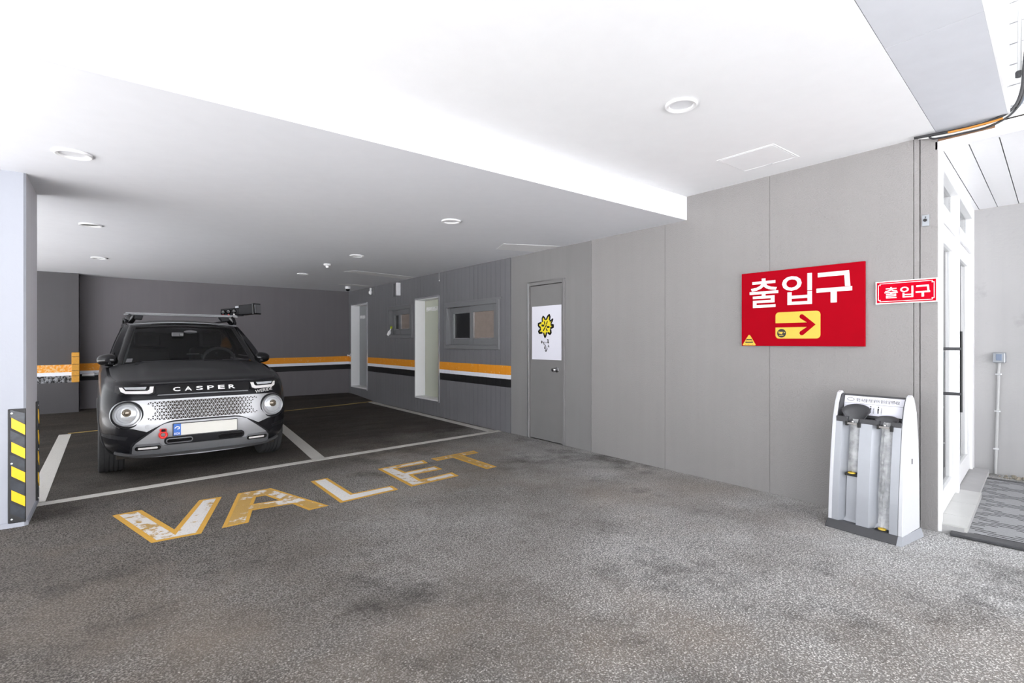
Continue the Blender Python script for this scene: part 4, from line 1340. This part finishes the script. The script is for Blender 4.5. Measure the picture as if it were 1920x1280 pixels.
# towing ring and its black clip
tw = MB()
tw.tube([(-.335 + .026 * math.cos(2 * PI * k / 20), front_y(-.335, .41) - .048, .412 + .026 * math.sin(2 * PI * k / 20)) for k in range(20)], .010, 10, True)
tw = tw.build('tow_ring', M['towred'], CAR, smooth=60)
MB().box(-.362, -.308, front_y(-.335, .45) - .056, front_y(-.335, .45) - .016, .440, .466).build('clip', M['towred'], tw, bevel=.01)
MB().box(-.350, -.318, front_y(-.335, .45) - .060, front_y(-.335, .45) - .050, .440, .464).build('clip_band', M['gloss'], tw, bevel=.004)
MB().lathe([(.020, 0), (.020, -.004), (.015, -.004), (.015, -.001), (0, -.001)], (-.447, front_y(-.447, .488) - .012, .488), 'y', 20).build('parking_sensor', M['carsilver'], CAR, smooth=40)
# round headlights, leaning back with the nose
for s in (-1, 1):
    cx, cz = s * .588, .600
    y0 = front_y(cx, cz)
    hl = thing('headlight', '', '', (0, 0, 0))
    del hl['label'], hl['category']
    hl.parent = CAR
    hl.location = (cx, y0 - .010, cz)
    hl.rotation_euler = (R(-4), 0, s * R(9))
    MB().lathe([(.121, .05), (.121, -.006), (.116, -.016), (.108, -.018), (.100, -.006), (.098, .02)], (0, 0, 0), 'y', 44).build('bezel', M['cladding'], hl, smooth=40)
    MB().lathe([(.103, .02), (.103, -.014), (.098, -.020), (.092, -.016), (.088, -.004), (.088, .02)], (s * .004, 0, .004), 'y', 44).build('chrome_ring', M['carsilver'], hl, smooth=40)
    MB().lathe([(.090, .0), (.080, -.010), (.055, -.018), (.03, -.022), (0, -.023)], (s * .004, 0, .004), 'y', 40).build('lens', M['lampglass'], hl, smooth=60)
    MB().lathe([(.072, -.0135), (.072, -.016), (.069, -.0165), (.069, -.014)], (s * .004, 0, .004), 'y', 40).build('lens_ring', M['carsilver2'], hl, smooth=60)
    MB().lathe([(.034, -.018), (.034, -.027), (.030, -.029), (.028, -.027), (.02, -.035), (0, -.039)], (s * .002 - .0, 0, .020), 'y', 28).build('projector', M['projector'], hl, smooth=40)
# upper light clusters with their U-shaped daytime strip
for s in (-1, 1):
    def sx(q): return [(s * x, z) for x, z in q]
    cl_ = fplate('daytime_lamp', sx([(.385, .852), (.67, .852), (.675, .80), (.63, .768), (.41, .768), (.385, .785)]), .008, .02, M['gloss'])
    fplate('light_strip', sx([(.395, .838), (.425, .838), (.430, .812), (.445, .803), (.600, .806), (.622, .836), (.645, .836), (.632, .800), (.600, .782), (.432, .776), (.405, .788)]), .012, .01, M['lampwhite'], cl_)
    fplate('inner_lamp', sx([(.448, .838), (.612, .838), (.596, .818), (.460, .814)]), .012, .01, M['lampglass'], cl_)
# gloss band with the name in spaced letters
band = fplate('name_band', mir([(0, .850), (.384, .846), (.380, .774), (.355, .768), (0, .770)]), .006, .02, M['gloss'])
for k, ch_ in enumerate('CASPER'):
    xa = -.252 + k * .0905
    text_mb(ch_, xa, xa + .056, .789, .825, -.0085, -.0055, .018, fy=front_y).build('letter', M['lettering'], band)
fplate('band_strip', mir([(0, .766), (.365, .764), (.372, .757), (0, .758)]), .007, .02, M['carsilver2'])
text_mb('WERIDE', .432, .602, .730, .760, -.0065, -.0035, .022, fy=front_y).build('sticker_lettering', M['lettering'], CAR)
for o in list(CAR.children):
    if o.name.startswith('sticker_lettering'):
        for v in o.data.vertices:
            dz = (v.co.x - .436) * .13
            v.co.z += dz
            v.co.y = front_y(v.co.x, v.co.z) - .011
# bumper crease and side intake trims
for s in (-1, 1):
    fplate('bumper_trim', [(s * .585, .405), (s * .70, .43), (s * .765, .43), (s * .765, .405), (s * .70, .392), (s * .60, .378)], .006, .02, M['cladding'])
# hood: domed, with a raised middle field and a lip over the lamps
def hood(u, v):
    s_ = (u - .5) * 2
    yh = .095 + v * .80
    hw_ = .735 - .03 * v - .02 * (1 - v)
    x = s_ * hw_
    y0 = yh + (front_y(x, .862) - .098) * (1 - v) ** 1.6
    y0 += .055 * s_ * s_ * v
    z = .872 + .130 * (v ** .85)
    z += .034 * (1 - abs(s_) ** 2.6) * (.35 + .65 * v)
    z += .014 * (1 - sstep(.60, .68, abs(s_))) * sstep(.12, .42, v)
    z -= .022 * sstep(.92, 1.0, abs(s_)) + .020 * (1 - sstep(0, .05, v))
    return (x, y0, z)
hd_ = MB().grid(hood, 56, 30)
h0 = hd_.build('hood', M['hoodpaint'], CAR, smooth=50)
sd = h0.modifiers.new('thick', 'SOLIDIFY')
sd.thickness = .018
sd.offset = -1 if h0.data.polygons[0].normal.z > 0 else 1
MB().grid(lambda u, v: ((u - .5) * 1.30, .84 + .10 * v + .05 * ((u - .5) * 2) ** 2, 1.000 + .014 * (1 - ((u - .5) * 2) ** 2) + .004 * v), 16, 3).build('cowl', M['cladding'], CAR, smooth=40)
for pts in ([(-.50, .86, 1.021), (-.15, .85, 1.033), (.28, .875, 1.040)], [(.10, .84, 1.036), (.35, .86, 1.033), (.56, .91, 1.040)]):
    MB().tube(spline(pts, 6), .010, 8).build('wiper', M['cladding'], CAR, smooth=60)

# cabin: pillars, roof and glass
def ws(s_, t_, d=0.0):           # windscreen surface
    hw_ = .672 + (.526 - .672) * t_
    return (s_ * hw_, .845 + .575 * t_ + .085 * s_ * s_ * (1 - .3 * t_) + d, 1.008 + .414 * t_ + .028 * (1 - s_ * s_) * t_ + .016 * (1 - s_ * s_) * (1 - t_))
def frame_patch(fn, win, nu, nv):
    """grid patch with the window area left out"""
    m = MB()
    vs_ = [fn(-1 + 2 * i / nu, j / nv) for j in range(nv + 1) for i in range(nu + 1)]
    fs_ = []
    for j in range(nv):
        for i in range(nu):
            u, v = -1 + 2 * (i + .5) / nu, (j + .5) / nv
            if not (win[0] < u < win[1] and win[2] < v < win[3]):
                w_ = nu + 1
                fs_.append((j * w_ + i, j * w_ + i + 1, (j + 1) * w_ + i + 1, (j + 1) * w_ + i))
    return m.add(vs_, fs_)
fp_ = frame_patch(ws, (-.90, .90, .0, .94), 40, 33)
o = fp_.build('windscreen_frame', M['gloss'], CAR, smooth=40)
sd = o.modifiers.new('thick', 'SOLIDIFY')
sd.thickness = .03
wg = MB().grid(lambda u, v: ws((u - .5) * 1.90, v * .97, .006), 24, 12).build('windscreen', M['carglass'], CAR, smooth=60)
dt = MB()
for sgn in (-1, 1):
    dt.grid(lambda u, v, sgn=sgn: ws(sgn * (.10 + .0 * u) + sgn * .34 * u if False else sgn * (.90 - .03 * u), .02 + .92 * v, .009), 2, 14)
dt.build('glass_border', M['cabin2'], wg, smooth=60)
MB().grid(lambda u, v: ws(-.86 + .075 * u, .05 + .085 * v, .0045), 2, 2).build('permit_sticker', M['cabin2'], wg)
def side(sg_):
    def f(u, v):                # u -1 front .. 1 rear, v up
        t_ = v
        yf = .905 + .62 * t_ + .0
        yr = 3.50 - .16 * t_
        y_ = yf + (yr - yf) * (u + 1) / 2
        x_ = .712 + (.560 - .712) * t_ + .012 * math.sin(PI * t_)
        taper = 1 - .05 * ((u + 1) / 2) ** 2
        zb = .965 + lift(y_) * .55
        zt = 1.420 + .030 * math.sin(PI * (u + 1) / 2) ** .6 if -1 < u < 1 else 1.420
        return (sg_ * x_ * taper, y_, zb + (zt - zb) * t_)
    return f
for sg_ in (-1, 1):
    f_ = side(sg_)
    m = MB()
    nu, nv = 40, 12
    vs_ = [f_(-1 + 2 * i / nu, j / nv) for j in range(nv + 1) for i in range(nu + 1)]
    fs_ = []
    for j in range(nv):
        for i in range(nu):
            u, v = -1 + 2 * (i + .5) / nu, (j + .5) / nv
            hole = .12 < v < .88 and ((-.86 < u < -.02) or (.06 < u < .86))
            if not hole:
                fs_.append((j * (nu + 1) + i, j * (nu + 1) + i + 1, (j + 1) * (nu + 1) + i + 1, (j + 1) * (nu + 1) + i))
    m.add(vs_, fs_)
    o = m.build('side_frame', M['carpaint'], CAR, smooth=40)
    sd = o.modifiers.new('thick', 'SOLIDIFY')
    sd.thickness = .025
    for a, b in ((-.88, 0.0), (.04, .88)):
        def g_(u, v, a=a, b=b):
            p = f_(a + (b - a) * u, .10 + .80 * v)
            return (p[0] - sg_ * .008, p[1], p[2])
        MB().grid(g_, 10, 6).build('side_window', M['sideglass'], CAR, smooth=60)
    # pillar filler between windscreen frame and side
    MB().grid(lambda u, v, sg_=sg_, f_=f_: tuple(Vector(ws(sg_, v)).lerp(Vector(f_(-1, v)), u)), 3, 14).build('pillar', M['carpaint'], CAR, smooth=60)
def roof(u, v):
    s_ = (u - .5) * 2
    a = Vector(ws(s_, 1.0))
    yr = 3.36
    y_ = a.y + (yr - a.y) * v
    hw_ = .522 + (.055 * sstep(0, .25, v)) - .03 * v * v
    crown = .040 * (1 - s_ * s_)
    z_ = 1.424 + .052 * sstep(0, .45, v) - .02 * sstep(.6, 1, v) + crown * (.7 + .3 * math.sin(PI * v)) - .022 * abs(s_) ** 6
    return (s_ * hw_, y_, z_)
o = MB().grid(roof, 24, 20).build('roof', M['carpaint'], CAR, smooth=50)
sd = o.modifiers.new('thick', 'SOLIDIFY')
sd.thickness = .03
sd.offset = -1 if o.data.polygons[0].normal.z > 0 else 1
MB().tube([(Vector(ws(s_ / 12, 1.0)) + Vector((0, -.006, .010))) for s_ in range(-12, 13)], .0065, 8).build('roof_lip', M['carsilver2'], CAR, smooth=60)
def rearface(u, v):
    s_ = (u - .5) * 2
    x_ = s_ * (.70 + (.55 - .70) * v)
    return (x_, 3.53 - .17 * v - .05 * s_ * s_, .98 + (1.44 - .98) * v)
MB().grid(rearface, 12, 8).build('rear_window', M['sideglass'], CAR, smooth=60)
for sg_ in (-1, 1):
    MB().tube(spline([(sg_ * .545, 1.62, 1.462), (sg_ * .555, 1.75, 1.496), (sg_ * .55, 2.4, 1.515), (sg_ * .53, 3.1, 1.505), (sg_ * .52, 3.25, 1.475)], 5), .014, 8).build('roof_rail', M['cladding'], CAR, smooth=60)
# cabin fittings seen through the windscreen
MB().grid(lambda u, v: ((u - .5) * 1.30, .93 + .42 * v, 0.985 + .030 * math.sin(PI * min(1, v * 1.1)) + .025 * (1 - sstep(.18, .26, abs(u - .75))) * sstep(.3, .7, v)), 40, 10).build('dashboard', M['cabin'], CAR, smooth=60)
MB().box(-.50, .50, 3.15, 3.18, .80, 1.36).box(-.66, -.64, 1.2, 3.2, .6, 1.0).box(.64, .66, 1.2, 3.2, .6, 1.0).build('cabin_lining', M['cabin'], CAR)
sw = MB()
sw.tube([(.335 + .175 * math.cos(2 * PI * k / 28), 1.40 + .065 * math.sin(2 * PI * k / 28), 1.000 + .165 * math.sin(2 * PI * k / 28)) for k in range(28)], .017, 8, True)
sw = sw.build('steering_wheel', M['cabin2'], CAR, smooth=60)
MB().lathe([(.06, -.02), (.055, .03), (0, .035)], (.335, 1.41, 1.0), 'y', 16).build('hub', M['cabin'], sw, smooth=40)
for sg_ in (-1, 1):
    st_ = MB().box(sg_ * .33 - .23, sg_ * .33 + .23, 1.95, 2.10, .55, 1.17).build('seat', M['cabin'], CAR, bevel=.05)
    MB().box(sg_ * .33 - .13, sg_ * .33 + .13, 1.98, 2.08, 1.18, 1.36).build('headrest', M['cabin'], st_, bevel=.04)
mr = MB().lathe([(0, 0), (.062, .004), (.066, .02), (.055, .035), (0, .04)], (.03, 1.285, 1.352), 'y', 24)
for i, v in enumerate(mr.v):
    mr.v[i] = (v[0], v[1], 1.352 + (v[2] - 1.352) * .30)
mr.build('rear_mirror', M['cabin2'], CAR, smooth=60)
MB().box(-.155, -.045, 1.215, 1.25, 1.300, 1.345).build('dash_camera', M['cabin2'], CAR, bevel=.006)
MB().box(-.085, -.045, 1.208, 1.216, 1.305, 1.338).build('camera_lens', M['gloss'], CAR, bevel=.004)
MB().box(-.03, .09, 1.10, 1.104, 1.103, 1.108).build('display_edge', M['lampwhite'], CAR)
for dx, dz in ((.118, .030), (.118, .062), (.175, .098), (.262, .096)):
    MB().box(dx - .010, dx + .010, 1.12, 1.124, 1.05 + dz * .6, 1.062 + dz * .6).build('indicator', M['cabin2'], CAR)
# door mirrors
for sg_ in (-1, 1):
    mm_ = MB()
    def mf(u, v, sg_=sg_):
        a, b = 2 * PI * u, PI * v
        x_ = math.cos(b)
        r_ = abs(math.sin(b)) ** .62
        return (sg_ * (.722 + .080 * x_), 1.02 + .065 * r_ * math.cos(a) + .025 * x_, 1.058 + (.062 - .010 * x_) * r_ * math.sin(a))
    mm_.grid(mf, 20, 14)
    mo = mm_.build('door_mirror', M['gloss'], CAR, smooth=60)
    MB().tube([(sg_ * .70, 1.03, 1.03), (sg_ * .68, 1.04, 1.0), (sg_ * .66, 1.05, .985)], [.030, .032, .035], 10).build('mirror_foot', M['cladding'], mo, smooth=60)
# wheels
def side_x(y, z):
    _, w, fy, _r = lvl(z)
    q = 1 - (y - fy) / LF
    return w if q <= 0 else w * (1 - min(1, q) ** NF) ** (1 / NF)
for sg_ in (-1, 1):
    for yy in (.70, 3.10):
        wr = thing('wheel', '', '', (0, 0, 0))
        del wr['label'], wr['category']
        wr.parent = CAR
        wr.location = (sg_ * .692, yy, .308)
        prof_ = [(.20, -.085), (.25, -.098), (.285, -.098), (.302, -.088)]
        for q in range(-2, 3):
            c_ = q * .034
            prof_ += [(.308 - abs(q) * .002, c_ - .0135), (.308 - abs(q) * .002, c_ + .0135)]
            if q < 2:
                prof_ += [(.297, c_ + .0136), (.297, c_ + .0202)]
        prof_ += [(.302, .088), (.285, .098), (.25, .098), (.20, .085)]
        MB().lathe(prof_, (0, 0, 0), 'x', 48).build('tyre', M['tyre'], wr, smooth=30)
        rm = MB().lathe([(.205, -.085), (.20, -.02), (.20, .085), (.205, .09)], (0, 0, 0), 'x', 32)
        for k in range(5):
            a = 2 * PI * k / 5
            ca_, sa_ = math.cos(a), math.sin(a)
            for off in (-.035, .035):
                p0 = (sg_ * .06, ca_ * .03 - sa_ * off * .4, sa_ * .03 + ca_ * off * .4)
                p1 = (sg_ * .075, ca_ * .20 - sa_ * off, sa_ * .20 + ca_ * off)
                rm.tube([p0, p1], [.018, .014], 6)
        rm.lathe([(.05, 0), (.045, sg_ * .02), (0, sg_ * .022)], (sg_ * .055, 0, 0), 'x', 16)
        rm.build('rim', M['rim'], wr, smooth=30)
        ac = MB().tube([(sg_ * (side_x(yy + .39 * math.cos(a), .31 + .39 * math.sin(a)) - .008), yy + .39 * math.cos(a), .31 + .39 * math.sin(a)) for a in [PI * (.0 + 1.0 * k / 24) for k in range(25)]], .015, 8)
        ac.build('arch_trim', M['cladding'], CAR, smooth=60)
        MB().lathe([(.368, 0), (.368, .30), (.05, .30)] if sg_ < 0 else [(.368, 0), (.368, -.30), (.05, -.30)], (sg_ * .71, yy, .315), 'x', 24, 0.15, PI - .15).build('wheel_housing', M['gap'], CAR)
MB().box(-.66, .66, .25, 3.4, .185, .235).build('underbody', M['gap'], CAR)
# roof rack and the sensor pods on it
rk = MB()
rk.hexa([(-.570, 1.67, 1.545), (.585, 1.67, 1.545), (.585, 1.745, 1.545), (-.570, 1.745, 1.545)], [(-.545, 1.675, 1.574), (.575, 1.675, 1.574), (.575, 1.74, 1.574), (-.545, 1.74, 1.574)])
bar = rk.build('roof_bar', M['carsilver'], CAR, bevel=.008)
MB().box(-.566, .583, 1.667, 1.672, 1.556, 1.562).build('bar_slot', M['gloss'], bar)
for cx in (-.46, .47):
    MB().prism([(cx - .06, 1.500), (cx + .06, 1.488), (cx + .075, 1.545), (cx - .085, 1.545)] if cx < 0 else [(cx - .06, 1.488), (cx + .07, 1.500), (cx + .085, 1.545), (cx - .10, 1.545)], 1.665, 1.75).build('bar_foot', M['cladding'], bar, bevel=.01)
    MB().tube([(cx * 1.06, 1.70, 1.545), (cx * 1.10, 1.70, 1.50), (cx * 1.14, 1.70, 1.455)], [.045, .05, .040], 12).build('foot_cover', M['gloss'], bar, smooth=60)
pod = thing('sensor_pod', '', '', (0, 0, 0))
del pod['label'], pod['category']
pod.parent = CAR
pod.location = (.500, 2.06, 1.575)
pod.rotation_euler = (0, R(-4), R(-52))
pod.scale = (.88, .88, .88)
pm = MB().box(-.02, .30, -.050, .050, 0, .105).build('module_block', M['cladding'], pod, bevel=.008)
for k in range(3):
    MB().lathe([(.036, -.02), (.036, -.066), (.030, -.07), (.024, -.06), (0, -.056)], (.03 + .095 * k, 0, .055), 'y', 18).build('module', M['gloss'], pod, smooth=40)
    MB().box(.022 + .095 * k, .038 + .095 * k, -.062, -.050, -.01, .020).build('red_cap', M['towred'] if k < 2 else M['lampwhite'], pod)
pb = MB().box(.31, .58, -.068, .068, -.012, .135).build('sensor_housing', M['cladding'], pod, bevel=.012)
MB().box(.575, .590, -.062, .062, -.004, .126).build('sensor_window', M['cabin2'], pod, bevel=.01)
MB().box(.54, .575, -.074, .074, -.018, .142).build('housing_collar', M['gloss'], pod, bevel=.006)
for yy in (-.05, .05):
    MB().box(.25, .31, yy - .012, yy + .012, .10, .125).build('bracket', M['carsilver2'], pod)
MB().box(-.02, .32, -.02, .02, -.022, .004).build('pod_arm', M['cladding'], pod)
